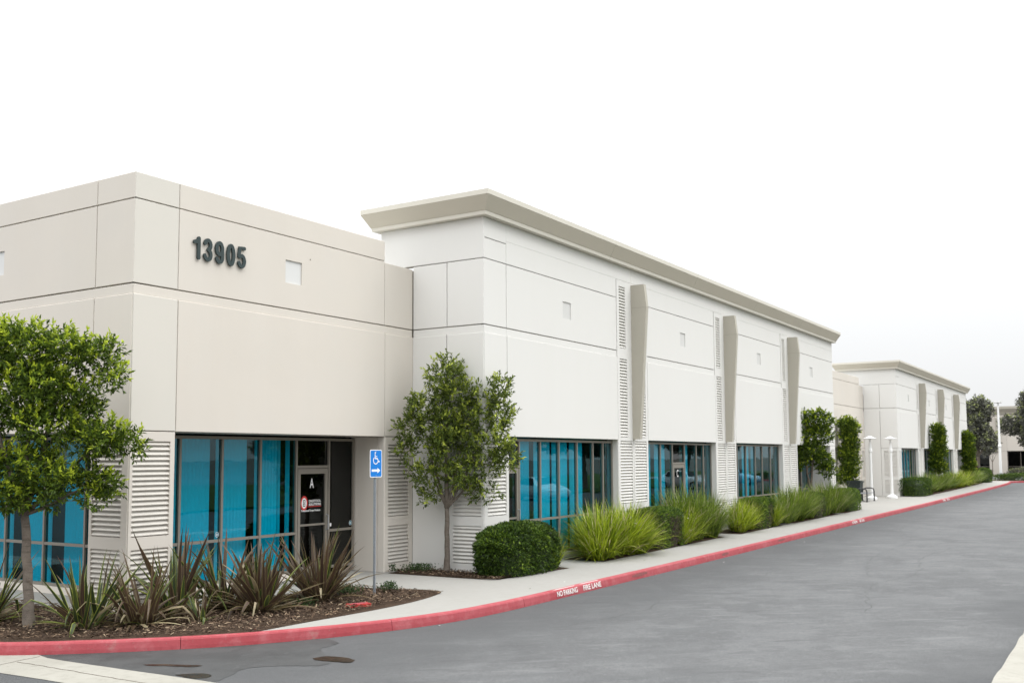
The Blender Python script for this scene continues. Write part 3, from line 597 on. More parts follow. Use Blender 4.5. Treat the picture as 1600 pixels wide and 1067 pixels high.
        ring(mb, c[0], c[1]+.035, .022, .018, 8, M['white'], yl-.0018); ring(mb, c[0], c[1]-.035, .02, .018, 8, M['white'], yl-.0018)
        mb.face([(ox+c[0]+a, yl-.0018, c[1]+b) for a, b in ((-.03, -.004), (.03, -.004), (.03, .006), (-.03, .006))], M['white'], (0, -1, 0))
        mb.link('emblem', Dd)
        link('lettering', text_fit('DIGITOOL', .36, .050, M['white'], .001, .012), Dd, loc=(ox+5.22, yl, 1.56), rot=(R(90), 0, 0))
        link('lettering', text_fit('SOLUTIONS', .36, .050, M['white'], .001, .02), Dd, loc=(ox+5.22, yl, 1.49), rot=(R(90), 0, 0))
        mb = MB(); mb.face([(ox+5.02, yl, 1.438), (ox+5.40, yl, 1.438), (ox+5.40, yl, 1.452), (ox+5.02, yl, 1.452)], M['redv'], (0, -1, 0)); mb.link('underline', Dd)
        link('lettering', text_fit('Professional Torque Products', .56, .055, M['white'], .001, .016), Dd, loc=(ox+5.10, yl, 1.36), rot=(R(90), 0, 0))
        for (x, z) in ((2.60, 1.03), (6.33, 1.04)):      # round alarm-company stickers low in the panes
            mb = MB(); ring(mb, x, z, .045, .05, 20, M['white'], yl-.004); ring(mb, x, z, .039, .043, 20, M['steal'], yl-.0046)
            for q in (-.02, 0, .02): mb.face([(ox+x+q-.006, yl-.0052, z-.022), (ox+x+q+.004, yl-.0052, z-.022), (ox+x+q+.008, yl-.0052, z+.022), (ox+x+q-.002, yl-.0052, z+.022)], M['white'], (0, -1, 0))
            mb.link('sticker', B)
        mb = MB(); mb.box((ox+5.66, yl-.006, 1.0), (ox+5.72, yl-.002, 1.07), M['white']); mb.link('sticker', B)
        interior(B, ox+1.16, ox+XB, oy+1.1, oy+7)
        mb = MB(); mb.box((ox+1.2, oy+5.98, .0), (ox+6.4, oy+6.05, J), M['inter']); mb.link('partition', B)
        for ch, xc in (('1', 1.275), ('3', 1.50), ('9', 1.765), ('0', 2.03), ('5', 2.285)):
            mb = MB(); digit(mb, ch, .42, .068); mb.link('number', B, loc=(ox+xc, oy-.012, 5.92))
        mb = MB(); mb.tube([(ox+4.11, oy, 6.40), (ox+4.11, oy-.012, 6.40)], .009, M['bark'], 8); mb.link('rust_bolt', B)
    rf = MB(); rf.box((ox+x0+.3, oy+.26, 6.1), (ox+XC+2, oy+22, 6.2), M['roof']); rf.link('roof', B)

def cornice(B, ox, oy, yb):
    """runs round the parapet: back-left return, left side, front, right end"""
    e = [(-.02, 7.62), (-.02, 7.706), (.15, 7.706), (.165, 7.785), (.175, 7.79), (.335, 8.075), (.335, 8.09), (.345, 8.09), (.345, 8.20), (.0, 8.20), (-.25, 8.20), (-.25, 7.62)]
    mi = ['fascia', 'fascia', 'fascia', 'taupe', 'taupe', 'taupe', 'taupe', 'fascia', 'fascia', 'fascia', 'fascia', 'fascia']
    path = [((ox+XC+1.2, oy+yb), (0, 1)), ((ox+XC, oy+yb), (-1, 1)), ((ox+XC, oy-D), (-1, -1)), ((ox+XE, oy-D), (1, -1)), ((ox+XE, oy+yb), (1, 1)), ((ox+XE-1.2, oy+yb), (0, 1))]
    # long front in lengths with butt joints
    P = []
    for i, (p, n) in enumerate(path):
        P.append((p, n))
        if i == 2:
            for q in range(1, 5): P.append(((ox+XC+(XE-XC)*q/5, oy-D), (0, -1)))
    for i in range(len(P)-1):
        mb = MB(); (p0, n0), (p1, n1) = P[i], P[i+1]; L = math.hypot(p1[0]-p0[0], p1[1]-p0[1]); u = ((p1[0]-p0[0])/L, (p1[1]-p0[1])/L)
        g0 = .004 if n0 == (0, -1) else .0; g1 = .004 if n1 == (0, -1) else .0
        A = [(p0[0]+n0[0]*w+u[0]*g0, p0[1]+n0[1]*w+u[1]*g0, z) for w, z in e]; Bq = [(p1[0]+n1[0]*w-u[0]*g1, p1[1]+n1[1]*w-u[1]*g1, z) for w, z in e]
        for k in range(len(e)):
            q = (k+1) % len(e); mb.face([A[k], A[q], Bq[q], Bq[k]], M['tcorn' if mi[k] == 'taupe' else mi[k]])
        mb.face(A, M['taupe']); mb.face(Bq, M['taupe'])
        bm = bmesh.new(); me = mb.mesh('cornice'); bm.from_mesh(me); bmesh.ops.remove_doubles(bm, verts=bm.verts, dist=1e-4); bmesh.ops.recalc_face_normals(bm, faces=bm.faces); bm.to_mesh(me); bm.free()
        link('cornice', me, B)
def fin(B, ox, oy, x):
    """tapered blade standing out from the pier: plate plus its side cap"""
    y0 = oy-D-.012; mb = MB()
    prof = [(-.03, 2.93), (.22, 2.93), (.47, 6.62), (.40, 7.25), (-.03, 7.25)]     # (outwards, z)
    mb.prism(prof, lambda p, t: (ox+x-.07+t, y0-p[0], p[1]), 0, .15, M['taupe']); f = mb.link('fin', B)
    mb = MB(); mb.prism([(.012, 6.596), (.4705, 6.596), (.4705, 6.604), (.012, 6.604)], lambda p, t: (ox+x-.0725+t, y0-p[0], p[1]), 0, .002, M['back']); mb.link('joint', f)
def tall_wing(B, ox, oy, near=True, yb=.94):
    pr = Pl((ox, oy-D), 'R'); pl = Pl((ox+XC, oy-D), 'L'); pm, lm = M['tall'], M['louvt']; L = D
    H = lambda a, z: (a, a+.42, z, z+.42, .022, M['nichet'])
    # left return face (s from the front corner, backwards)
    for i, (a, b) in enumerate([(0, .985), (.985, L)]):
        g = (.006 if i == 0 else .009, .009, .009, .009)
        panel(B, pl, a, b, G2, T1, pm, 0, g); panel(B, pl, a, b, J if i == 0 else 0, RB, pm, .014, (g[0], g[1], .007 if i == 0 else 0, 0), top=.009)
    panel(B, pl, 0, L, RB, G2, pm, -.004, (.006, .009, .002, .012)); panel(B, pl, 0, L+yb, T1, T0+.01, pm, 0, (.006, 0, .009, 0))
    back_wall(B, pl, .05, L, 0, T1); back_wall(B, pl, .05, L+yb, T1+.012, T0+.3, th=.12)
    mb = MB(); mb.box((ox+XC+.052, oy+.57, ZN-.9), (ox+XC+.17, oy+yb, T1+.01), M['tall']); mb.link('wall', B)
    louvre_panel(B, pl, 0, .985, 0, J, [(.08, .82, 1.18, 2.74), (.08, .82, .17, .98)], pm, lm, single=near)
    louvre_panel(B, pr, XC-XC, .975, 0, J, [(.09, .83, 1.18, 2.74), (.09, .83, .17, .98)], pm, lm, single=near) if False else None
    pr = Pl((ox, oy-D), 'R')
    louvre_panel(B, pr, XC, 8.42, 0, J, [(XC+.12, 8.31, 1.18, 2.74), (XC+.12, 8.31, .17, .98)], pm, lm, single=near)
    # front
    panel(B, pr, XC, 8.36, J, RB, pm, .014, (.006, .009, .007, 0), top=.009); panel(B, pr, XC, 8.36, G2, T1, pm, 0, (.006, .009, .009, .009))
    panel(B, pr, XC, 8.36, T1, 7.25, pm, 0, (.006, .009, .009, .009)); panel(B, pr, XC, 8.36, 7.25, T0+.01, pm, 0, (.006, 0, .009, 0))
    segs = [(8.36, 13.96), (15.91, 21.35), (23.31, 28.73), (30.70, XE)]
    for i, (a, b) in enumerate(segs):
        g = (.009, .009 if i < 3 else .006)
        panel(B, pr, a, b, J, RB, pm, .014, (g[0], g[1], 0, 0), top=.009)
        hx = (a+b)/2-.2 if i else 10.96
        if i == 3: hx = 32.9
        panel(B, pr, a, b, G2, T1, pm, 0, (g[0], g[1], .009, .009), holes=[H(hx, 5.87)])
        top = (PIER+[XE])
        panel(B, pr, a, b, RB, G2, pm, -.004, (0, g[1], .002, .012)); panel(B, pr, a, b, T1, 7.31, pm, 0, (0 if i == 0 else .009, g[1], .009, 0))
    panel(B, pr, XC, 8.36, RB, G2, pm, -.004, (.006, 0, .002, .012))
    xs = [8.36]+PIER+[XE]
    for a, b in zip(xs[:-1], xs[1:]): panel(B, pr, a, b, 7.31, T0+.01, pm, 0, (0 if a == 8.36 else .006, .006, 0, 0))
    for k, x in enumerate(PIER):
        a, b = x-.975, x+.975
        lc = [(x-.83, x-.43, 5.42, 7.13), (x-.83, x-.36, 2.98, 5.13)]; lw = [(x-.85, x-.08, 1.18, 2.88), (x-.85, x-.08, .17, .98), (x+.08, x+.85, 1.18, 2.88), (x+.08, x+.85, .17, .98)]
        rc = [(x+.43, x+.83, 5.42, 7.13), (x+.36, x+.83, 2.98, 5.13)]
        al = lc+lw+rc; sing = near and k == 0
        p = panel(B, pr, a, b, 0, 7.31, pm, .012, (.009, .009, 0, .009), holes=[(c[0], c[1], c[2], c[3], .058, lm) for c in al], name='louver_panel')
        if sing: louvres(p, pr, lc+lw, .012, lm, True); louvres(p, pr, rc, .012, lm, False)
        else: louvres(p, pr, al, .012, lm, False)
        mb = MB(); pr.box(mb, x-.006, x+.006, 0.02, 2.9, .0121, .0135, M['back']); mb.link('joint', p)
        fin(B, ox, oy, x)
    louvre_panel(B, pr, 35.9, XE, 0, J, [(36.02, XE-.12, 1.18, 2.74), (36.02, XE-.12, .17, .98)], pm, lm, single=False)
    # backing walls, piers depth, heads
    back_wall(B, pr, XC+.05, XE-.05, J+.002, T0+.3)
    pe = Pl((ox+XE, oy-D), 'F'); panel(B, pe, 0, D+.94, 0, T0+.01, pm, 0, (.006, 0, 0, 0)); back_wall(B, pe, .05, D+.9, 0, T0)
    mb = MB(); yf = oy-D
    mb.box((ox+XC+.055, yf+.055, 0), (ox+8.40, yf+.33, J), M['tall'])
    for x in PIER: mb.box((ox+x-.96, yf+.055, 0), (ox+x+.96, yf+.33, J), M['tall'])
    mb.box((ox+35.92, yf+.055, 0), (ox+XE-.06, yf+.33, J), M['tall']); mb.link('wall', B)
    # reveals: panel returns at the right of every opening
    for (a, b), dpt in zip(OPEN, (.17, .17, .17, .88)):
        q = Pl((ox+b, yf), 'L'); panel(B, q, 0, .34 if dpt < .5 else 1.0, 0, J-.002, pm, .004, (0, 0, 0, 0))
        q = Pl((ox+a, yf), 'F'); panel(B, q, 0, .34 if dpt < .5 else 1.0, 0, J-.002, pm, .004, (0, 0, 0, 0))
    mb = MB(); mb.box((ox+8.0, yf+.0, J+.004), (ox+XE-.1, yf+1.3, J+.05), M['tall']); mb.link('soffit', B)
    g1 = Pl((ox, yf+.20), 'R'); g4 = Pl((ox, yf+.88), 'R')
    kw = dict(z0=.13, z1=2.87, rail=.98)
    glazing(B, g1, [8.42, 9.14, 10.10, 11.0, 11.93, 12.80, 13.38, 13.95], skip=(0,), blinds=[(9.15, 9.86, .75), (10.08, 10.85, .06), (10.95, 11.75, .06), (11.86, 12.62, .06)], **kw)
    door(B, g1, 8.44, 9.14, 2.26, 2.87)
    glazing(B, g1, [15.92, 17.15, 18.05, 19.02, 20.0, 20.62, 21.34], skip=(2,), blinds=[(15.95, 16.8, .06), (17.1, 17.9, .06), (19.0, 19.75, .06)], **kw)
    d = door(B, g1, 18.05, 19.02, 2.27, 2.87)
    if near: link('letter', text_fit('C', .13, .22, M['white'], .001, .008), d, loc=(ox+18.5, yf+.2-.0055, 1.93), rot=(R(90), 0, 0))
    glazing(B, g1, [23.32, 23.9, 24.8, 25.85, 26.65, 27.65, 28.72], blinds=[(24.0, 24.5, .7), (24.9, 25.6, .1), (25.95, 26.3, .9)], **kw)
    glazing(B, g4, [30.72, 31.9, 33.1, 34.2, 35.2, 35.89], skip=(2,), blinds=[(30.8, 31.7, .1), (32.0, 32.8, .2)], **kw); door(B, g4, 33.1, 34.2, 2.3, 2.87)
    interior(B, ox+8.0, ox+XE-.3, yf+1.05, yf+6); 
    mb = MB()      # room walls between the shopfront line and the interior
    for x in (8.3, 14.4, 15.6, 21.6, 23.0, 29.0, 30.5, 36.0): mb.box((ox+x, yf+.34, 0), (ox+x+.1, yf+1.04, J), M['inter'])
    mb.link('partition', B)
    mb = MB(); mb.box((ox+8.4, yf+.06, 0), (ox+35.9, yf+1.1, .008), M['inter']); mb.box((ox+8.4, yf+.1, .008), (ox+30.6, yf+.3, .128), M['tall']); mb.link('sill', B)
    rf = MB(); rf.box((ox+XC+.3, oy-D+.3, 6.1), (ox+XE-.3, oy+22, 6.2), M['roof']); rf.link('roof', B)
    mb = MB(); mb.box((ox+1.0 if near else ox-8, oy+22, 0), (ox+XE, oy+22.2, 6.5), M['low']); mb.link('wall', B)
    cornice(B, ox, oy, yb)

B1 = thing('office_building', (0, 0, 0), 'nearest cream office building with raised numbers, blue windows and three tapered fins', 'building', 'office buildings')
low_wing(B1, 0, 0); tall_wing(B1, 0, 0)
O2 = (45.45, .33)
B2 = thing('office_building', (0, 0, 0), 'second office building further down the road, behind the twin white lamps', 'building', 'office buildings')
low_wing(B2, *O2, x0=36.9-45.45, detail=False); tall_wing(B2, *O2, near=False, yb=1.45)
mb = MB(); mb.box((37.0, O2[1]+.055, 0), (O2[0]+XB, O2[1]+.25, J), M['low']); mb.link('wall', B2)

# third building, facing the camera at the end of the road
B3 = thing('office_building', (0, 0, 0), 'distant cream building with dark windows behind the trees at the road end', 'building', 'office buildings')
p3 = Pl((125, 0), 'L'); Y = [9.0, 1.65, -.36, -9.0, -11, -20]
for a, b, op in ((Y[1], Y[0], 1), (Y[2], Y[1], 0), (Y[3], Y[2], 1), (Y[4], Y[3], 0), (Y[5], Y[4], 1)):
    panel(B3, p3, a, b, 2.95, 5.4, M['low']); panel(B3, p3, a, b, 5.4, 7.5, M['low'])
    if op:
        g = Pl((125.25, 0), 'L'); n = int((b-a)/1.45)+1; glazing(B3, g, [a+(b-a)*i/n for i in range(n+1)], .6, 2.95, 1.05, mat_=M['dglass'])
        mb = MB(); mb.box((125.05, a, 0), (125.3, b, .6), M['low']); mb.link('sill', B3)
    else:
        panel(B3, p3, a, b, 0, 2.95, M['low']); mb = MB(); mb.prism([(0, 2.9), (.3, 2.9), (.6, 7.0), (0, 7.3)], lambda p, t: (125-p[0], (a+b)/2-.1+t, p[1]), 0, .25, M['taupe']); mb.link('fin', B3)
mb = MB(); mb.box((125.06, -20, 2.95), (125.25, 9, 7.9), M['back']); mb.box((125.06, -20, 7.5), (125.26, 9, 7.9), M['low']); mb.box((128, -20, 0), (128.2, 9, 3), M['inter']); mb.box((125.3, -20, 2.9), (128.2, 9, 3.0), M['inter']); mb.box((125.3, -20, 3.1), (150, 9.1, 7.4), M['low']); mb.link('wall', B3)
mb = MB(); mb.prism([(0, 7.5), (.15, 7.5), (.17, 7.62), (.5, 8.1), (.5, 8.4), (-.3, 8.4), (-.3, 7.5)], lambda p, t: (124.98-p[0], -20+t, p[1]), 0, 29, M['taupe']); mb.link('cornice', B3)

# ------------------------------------------------------------------ plants
def ribbons(name, roots, az, lean, curv, L, Wd, m, rnd, seg=5, fold=0.0, vattr=False):
    """arching blades; all arrays of length n"""
    n = len(az); V = np.zeros((n, seg+1, 2, 3)); ang = lean.copy(); p = roots.copy(); side = np.stack([-np.sin(az), np.cos(az), np.zeros(n)], 1)
    for k in range(seg+1):
        t = k/seg; w = Wd*(1-t**2.2)*(.55+.45*min(1, t*4)); w = np.maximum(w, .0006)
        V[:, k, 0] = p-side*w[:, None]/2; V[:, k, 1] = p+side*w[:, None]/2
        d = np.stack([np.cos(az)*np.sin(ang), np.sin(az)*np.sin(ang), np.cos(ang)], 1); p = p+d*(L/seg)[:, None]; ang = ang+curv/seg
    idx = np.arange(n*(seg+1)*2).reshape(n, seg+1, 2)
    Fq = np.stack([idx[:, :-1, 0], idx[:, :-1, 1], idx[:, 1:, 1], idx[:, 1:, 0]], -1).reshape(-1, 4)
    V[..., 2] = np.maximum(V[..., 2], .01)
    return mesh(name, V.reshape(-1, 3), Fq.tolist(), m, rnd=np.repeat(rnd, seg))
def grass_mesh(n, h, spread, m, seed, bw=.011, rb=.22, stiff=1.0):
    g = np.random.default_rng(seed); a = g.uniform(0, 2*np.pi, n); r = rb*np.sqrt(g.uniform(0, 1, n)); roots = np.stack([r*np.cos(a), r*np.sin(a), np.zeros(n)], 1)
    az = a+g.normal(0, 1.0, n); lean = g.uniform(.02, spread, n)*(.4+r/rb*.6); curv = g.uniform(.15, 1.2, n)*stiff; L = h*g.uniform(.45, 1.2, n)
    rnd = np.clip(g.normal(.48, .27, n), 0, 1); rnd[g.uniform(0, 1, n) < .04] = 1
    return ribbons('blades', roots, az, lean, curv, L, np.full(n, bw)*g.uniform(.7, 1.3, n), m, rnd, 6)
GM = [grass_mesh(760, 1.0, 1.05, M['grass'], s, .027, .24, 1.1) for s in (1, 2, 3)]
GD = [grass_mesh(800, 1.0, .95, M['grassd'], s, .025, .24, 1.0) for s in (4, 5, 6)]
def grass(x, y, h, dark, k, label, group, sx=1.0, flowers=0, wide=1.0):
    t = thing('grass_clump', (x, y, .02), label, 'grass clump', group, rz=random.uniform(0, 6))
    t.rotation_euler.x = random.gauss(0, .10); t.rotation_euler.y = random.gauss(0, .10)
    link('blades', (GD if dark else GM)[k % 3], t, scale=(h*sx*wide, h*sx*wide, h))
    for q in range(flowers):
        mb = MB(); a = random.uniform(-2.6, .2)-t.rotation_euler.z; r = random.uniform(.25, .5)*h; z = random.uniform(.45, .8)*h
        for s in range(3):
            an = s*2.09+random.random(); c = Vector((math.cos(a)*r, math.sin(a)*r, z)); u = Vector((math.cos(an), math.sin(an), .4))*.034; v = Vector((-math.sin(an), math.cos(an), 0))*.02
            mb.face([c, c+u*.5+v, c+u, c+u*.5-v], M['petal'])
        mb.tube([(c.x*.3, c.y*.3, .1), tuple(c)], .002, M['grassd'], 4); mb.link('flower', t)
    return t

def leafcloud(name, C, Dr, L, Wd, m, rnd, g, droop=.15):
    """one folded diamond per leaf: C base points, Dr directions"""
    n = len(C); Dr = Dr/np.linalg.norm(Dr, axis=1)[:, None]; up = g.normal(0, 1, (n, 3))*.6+np.array([0, 0, 1]); sd_ = np.cross(Dr, up); sd_ /= np.linalg.norm(sd_, axis=1)[:, None]+1e-6
    nn = np.cross(sd_, Dr); L = L[:, None]; Wd = Wd[:, None]
    V = np.stack([C, C+Dr*L*.5+sd_*Wd*.5+nn*Wd*.18, C+Dr*L-nn*L*droop, C+Dr*L*.5-sd_*Wd*.5+nn*Wd*.18], 1)
    i = np.arange(n)*4; Fq = np.concatenate([np.stack([i, i+1, i+2], 1), np.stack([i, i+2, i+3], 1)])
    return mesh(name, V.reshape(-1, 3), Fq.tolist(), m, rnd=np.concatenate([rnd, rnd]))
def crown_mesh(lobes, m, seed, per=10, L=.075, Wd=.028, dens=1.0, right=(.53, -.848), clip=None, bright=.3, spread=.9):
    g = np.random.default_rng(seed); dep = (-right[1], right[0]); Cs = []; Ds = []; Rn = []
    for (t, d, z, rt, rd, rz) in lobes:
        ns_ = int(dens*230*(rt*rz+rt*rd+rz*rd)); u = g.normal(0, 1, (ns_, 3)); u /= np.linalg.norm(u, axis=1)[:, None]
        rr = g.uniform(.02, 1, ns_)**.36; rr *= 1+.13*np.sin(u[:, 0]*7+t*9)*np.sin(u[:, 2]*6+z*5)
        loc = u*rr[:, None]*np.array([rt, rd, rz]); out = u/np.array([rt, rd, rz]); out /= np.linalg.norm(out, axis=1)[:, None]
        w = np.stack([loc[:, 0]*right[0]+loc[:, 1]*dep[0]+t*right[0]+d*dep[0], loc[:, 0]*right[1]+loc[:, 1]*dep[1]+t*right[1]+d*dep[1], loc[:, 2]+z], 1)
        o = np.stack([out[:, 0]*right[0]+out[:, 1]*dep[0], out[:, 0]*right[1]+out[:, 1]*dep[1], out[:, 2]], 1)
        sh = o*.75+np.array([0, 0, .55])+g.normal(0, .45, (ns_, 3)); sh /= np.linalg.norm(sh, axis=1)[:, None]
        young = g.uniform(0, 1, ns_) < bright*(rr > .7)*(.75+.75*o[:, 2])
        for s in range(ns_):
            k = np.arange(per); f = k/per; base = w[s]+sh[s]*(f*.17)[:, None]
            dr = sh[s]*(.25+f*.7)[:, None]+g.normal(0, spread*.6, (per, 3))*(1.1-f*.6)[:, None]
            Cs.append(base); Ds.append(dr)
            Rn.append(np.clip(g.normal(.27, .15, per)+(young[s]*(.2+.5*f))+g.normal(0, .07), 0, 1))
    C = np.concatenate(Cs); Dd = np.concatenate(Ds); Rr = np.concatenate(Rn)
    if clip is not None: k = clip(C); C, Dd, Rr = C[k], Dd[k], Rr[k]
    n = len(C); return leafcloud('crown', C, Dd, L*g.uniform(.6, 1.2, n), Wd*g.uniform(.7, 1.2, n), m, Rr, g)
def limbs(mb, base, tops, r0, fork, right=(.53, -.848), m=None, seed=0, wob=.05):
    """trunk to the fork point then limbs to each (t,d,z)"""
    g = random.Random(seed); dep = (-right[1], right[0]); w = lambda t, d, z: Vector((t*right[0]+d*dep[0], t*right[1]+d*dep[1], z))
    f = w(*fork); b = w(*base); pts = []
    for k in range(9):
        s = k/8; p = b.lerp(f, s)+Vector((g.uniform(-1, 1), g.uniform(-1, 1), 0))*.02*(0 < s < 1)*r0*12; pts.append(p)
    mb.tube([b+Vector((0, 0, -.05))]+pts, [r0*1.45]+[r0*(1.3-.3*min(1, k/1.5)-.03*k) for k in range(9)], m, 12)
    for (t, d, z, rr) in tops:
        e = w(t, d, z); q = []; n = 8; mid = f.lerp(e, .5)+Vector((0, 0, -.12*(e-f).length))*.6
        for k in range(n+1):
            s = k/n; p = f*(1-s)**2+mid*2*s*(1-s)+e*s*s; q.append(p+Vector([g.uniform(-wob, wob)*s for _ in range(3)])*.4)
        mb.tube(q, [rr*(1-.8*k/n)+.004 for k in range(n+1)], m, 8)
        for _ in range(4):
            k = g.randint(3, n-1); p = q[k]; dv = Vector((g.uniform(-1, 1), g.uniform(-1, 1), g.uniform(-.1, 1)))*g.uniform(.25, .45)
            mb.tube([p, p+dv*.5+Vector((0, 0, .02)), p+dv], [rr*.3, rr*.2, .003], m, 6)
def tree(name, loc, label, base, fork, tops, r0, crown, bark='bark', group=None):
    t = thing(name, loc, label, 'tree', group); mb = MB(); limbs(mb, base, tops, r0, fork, m=M[bark], seed=len(label)); mb.link('trunk', t, smooth=True)
    link('crown', crown, t); return t
K = 1/95.
def lobe1(px, py, rx, ry, d=0, rd=None): rx = max(13, rx-16); ry = max(12, ry-14); return ((px-47)*K, d, 2.66+(690-py)/103, rx*K, (rd or (rx+ry)/2*1.1)*K, ry/103)
T1L = [lobe1(20, 545, 70, 52), lobe1(85, 545, 48, 44), lobe1(120, 560, 42, 38, .1), lobe1(148, 552, 26, 32), lobe1(160, 592, 30, 32, -.1), lobe1(60, 600, 62, 40, -.2), lobe1(115, 618, 45, 30), lobe1(25, 640, 60, 40), lobe1(70, 665, 60, 42, -.15), lobe1(120, 690, 50, 36, .1),
       lobe1(150, 680, 42, 36, -.1), lobe1(178, 690, 34, 36), lobe1(40, 725, 62, 38), lobe1(85, 748, 50, 34, -.2), lobe1(125, 748, 44, 30), lobe1(155, 752, 30, 26), lobe1(-30, 560, 65, 60), lobe1(-60, 640, 70, 60), lobe1(-40, 720, 65, 52), lobe1(10, 770, 55, 32, -.2), lobe1(60, 772, 48, 28, -.1), lobe1(135, 775, 36, 22), lobe1(100, 640, 45, 30, .25), lobe1(40, 600, 50, 40, .3)]
tree('pruned_tree', (-1.61, .03, .02), 'round-headed glossy green tree with slim grey trunk at the left edge of the bed', (0, 0, 0), (-.12, 0, 1.62),
     [(.3, .1, 3.6, .05), (-.6, -.1, 3.2, .05), (.9, 0, 2.7, .035), (.8, -.1, 2.05, .03), (-.1, 0, 4.0, .05), (-1.1, .1, 2.8, .04)], .075,
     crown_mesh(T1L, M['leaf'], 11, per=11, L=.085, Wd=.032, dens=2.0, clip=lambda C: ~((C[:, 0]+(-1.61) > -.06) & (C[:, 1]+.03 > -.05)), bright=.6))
K2 = 1/72.
def lobe2(px, py, rx, ry, d=0): rx = max(11, rx-7); ry = max(10, ry-5); return ((px-702)*K2, d-.12, 2.6+(700-py)/69, rx*K2, min(.62, (rx+ry)/2*K2), ry/69)
T2L = [lobe2(700, 592, 36, 34), lobe2(712, 625, 40, 24), lobe2(745, 615, 26, 18), lobe2(785, 612, 24, 26), lobe2(785, 650, 28, 26), lobe2(668, 640, 34, 26), lobe2(645, 668, 26, 24), lobe2(640, 700, 22, 20), lobe2(690, 670, 44, 32), lobe2(710, 700, 44, 34), lobe2(770, 690, 40, 34), lobe2(795, 715, 26, 24), lobe2(665, 738, 30, 22), lobe2(735, 738, 50, 26), lobe2(680, 768, 22, 18), lobe2(760, 765, 30, 14), lobe2(745, 655, 30, 24), lobe2(735, 670, 30, 26, .2), lobe2(765, 635, 24, 22)]
tree('pruned_tree', (7.12, -1.18, .02), 'open-crowned green tree between the louvred panels, behind the big rounded bush', (0, 0, 0), (.0, 0, 1.35),
     [(.0, 0, 4.0, .055), (-.5, 0, 3.1, .03), (.75, 0, 2.2, .03), (1.0, -.1, 3.3, .03), (-.4, .0, 2.3, .025), (.3, -.1, 2.6, .03)], .062,
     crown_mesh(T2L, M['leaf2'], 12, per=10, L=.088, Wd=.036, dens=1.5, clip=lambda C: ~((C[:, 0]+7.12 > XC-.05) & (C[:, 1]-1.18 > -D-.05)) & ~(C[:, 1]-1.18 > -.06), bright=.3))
def box_crown(hw, hd, z0, z1, seed, m=M['leaf'], n=1, rag=.25, L=.12, dens=.5):
    g = random.Random(seed); lobes = []; zz = z0+.25
    while zz < z1-.15:
        for q in range(2): lobes.append((g.uniform(-.45, .45)*hw, 0, zz, hw*g.uniform(.55, .8), hd*g.uniform(.7, 1), .33))
        zz += .34
    return crown_mesh(lobes, m, seed, per=9, L=L, Wd=.045, dens=dens, bright=.3)
t = thing('pruned_tree', (31.9, -2.05, .02), 'square-topped multi-stem tree by the last bay of the nearest building', 'tree'); mb = MB()
limbs(mb, (0, 0, 0), [(-.2, 0, 2.8, .05), (.3, 0, 3.2, .05)], .08, (.05, 0, 1.0), m=M['bark'], seed=3); limbs(mb, (-.5, 0, 0), [(-.6, 0, 3.4, .04), (-.9, 0, 2.6, .03)], .06, (-.62, 0, 1.3), m=M['bark'], seed=4); mb.link('trunk', t, smooth=True)
TL3 = [(-.55, 0, 3.95, .6, .5, .42), (.45, 0, 3.9, .62, .5, .42), (.5, 0, 3.3, .55, .5, .45), (-.6, 0, 3.2, .55, .5, .45), (-.95, 0, 2.6, .5, .45, .45), (.05, 0, 2.6, .6, .5, .45), (.6, 0, 2.2, .4, .4, .28), (-.6, 0, 2.1, .5, .4, .25), (.75, 0, 1.8, .35, .3, .25)]
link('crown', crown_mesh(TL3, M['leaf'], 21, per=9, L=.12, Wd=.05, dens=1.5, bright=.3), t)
for (x, y, lab, hw, hd, z0, z1, sd_) in ((46.2, -.25, 'narrow column-shaped tree behind the nearest building, above the dark bin', .62, .5, .9, 4.55, 31), (63.6, -2.15, 'narrow clipped tree beside the first fin of the second building', .58, .5, 1.3, 4.5, 32), (79.0, -2.0, 'narrow clipped tree near the far corner of the second building', .62, .5, 1.1, 4.35, 33)):
    t = thing('clipped_tree', (x, y, .0), lab, 'tree', 'narrow clipped trees along the office fronts'); mb = MB(); limbs(mb, (0, 0, 0), [(0, 0, z1-.5, .04), (.2, 0, z1-1.2, .03)], .06, (0, 0, z0), m=M['bark'], seed=sd_); mb.link('trunk', t, smooth=True)
    link('crown', box_crown(hw, hd, z0, z1, sd_, dens=1.3), t)
# far dark trees
def big_tree(loc, label, R_, H, seed, group='large dull green trees beyond the second building', dens=.28, L=.28):
    g = random.Random(seed); lobes = []
    for q in range(16):
        a = g.uniform(0, 6.28); zz = g.uniform(.36, .92)*H; rr = R_*(.75 if zz < .75*H else .45)*g.uniform(.2, 1); lobes.append((math.cos(a)*rr, math.sin(a)*rr, zz, R_*g.uniform(.3, .5), R_*g.uniform(.3, .5), H*g.uniform(.09, .15)))
    t = thing('large_tree', loc, label, 'tree', group); mb = MB(); limbs(mb, (0, 0, 0), [(l[0], l[1], l[2], .1) for l in lobes[:8]], .2, (0, 0, H*.28), m=M['bark'], seed=seed, wob=.2); mb.link('trunk', t, smooth=True)
    link('crown', crown_mesh(lobes, M['far'], seed, per=8, L=L, Wd=L*.45, dens=dens, bright=.35, spread=1.2), t)
big_tree((103, .2, 0), 'dark round tree behind the far corner of the second building', 2.3, 8.3, 41)
big_tree((106, -4.9, 0), 'tallest dark tree at the right edge, standing right of the tall lamp post', 3.1, 11.4, 42)
big_tree((110, -8.5, 0), 'dark tree partly cut by the right edge, behind the tallest one', 3.0, 8.6, 43)
t = thing('young_tree', (121.5, .95, 0), 'thin sparse young tree in front of the far building', 'tree'); mb = MB(); limbs(mb, (0, 0, 0), [(.2, 0, 3.6, .03), (-.5, 0, 3.0, .03), (.6, 0, 2.8, .03)], .05, (0, 0, 1.6), m=M['bark'], seed=9); mb.link('trunk', t)
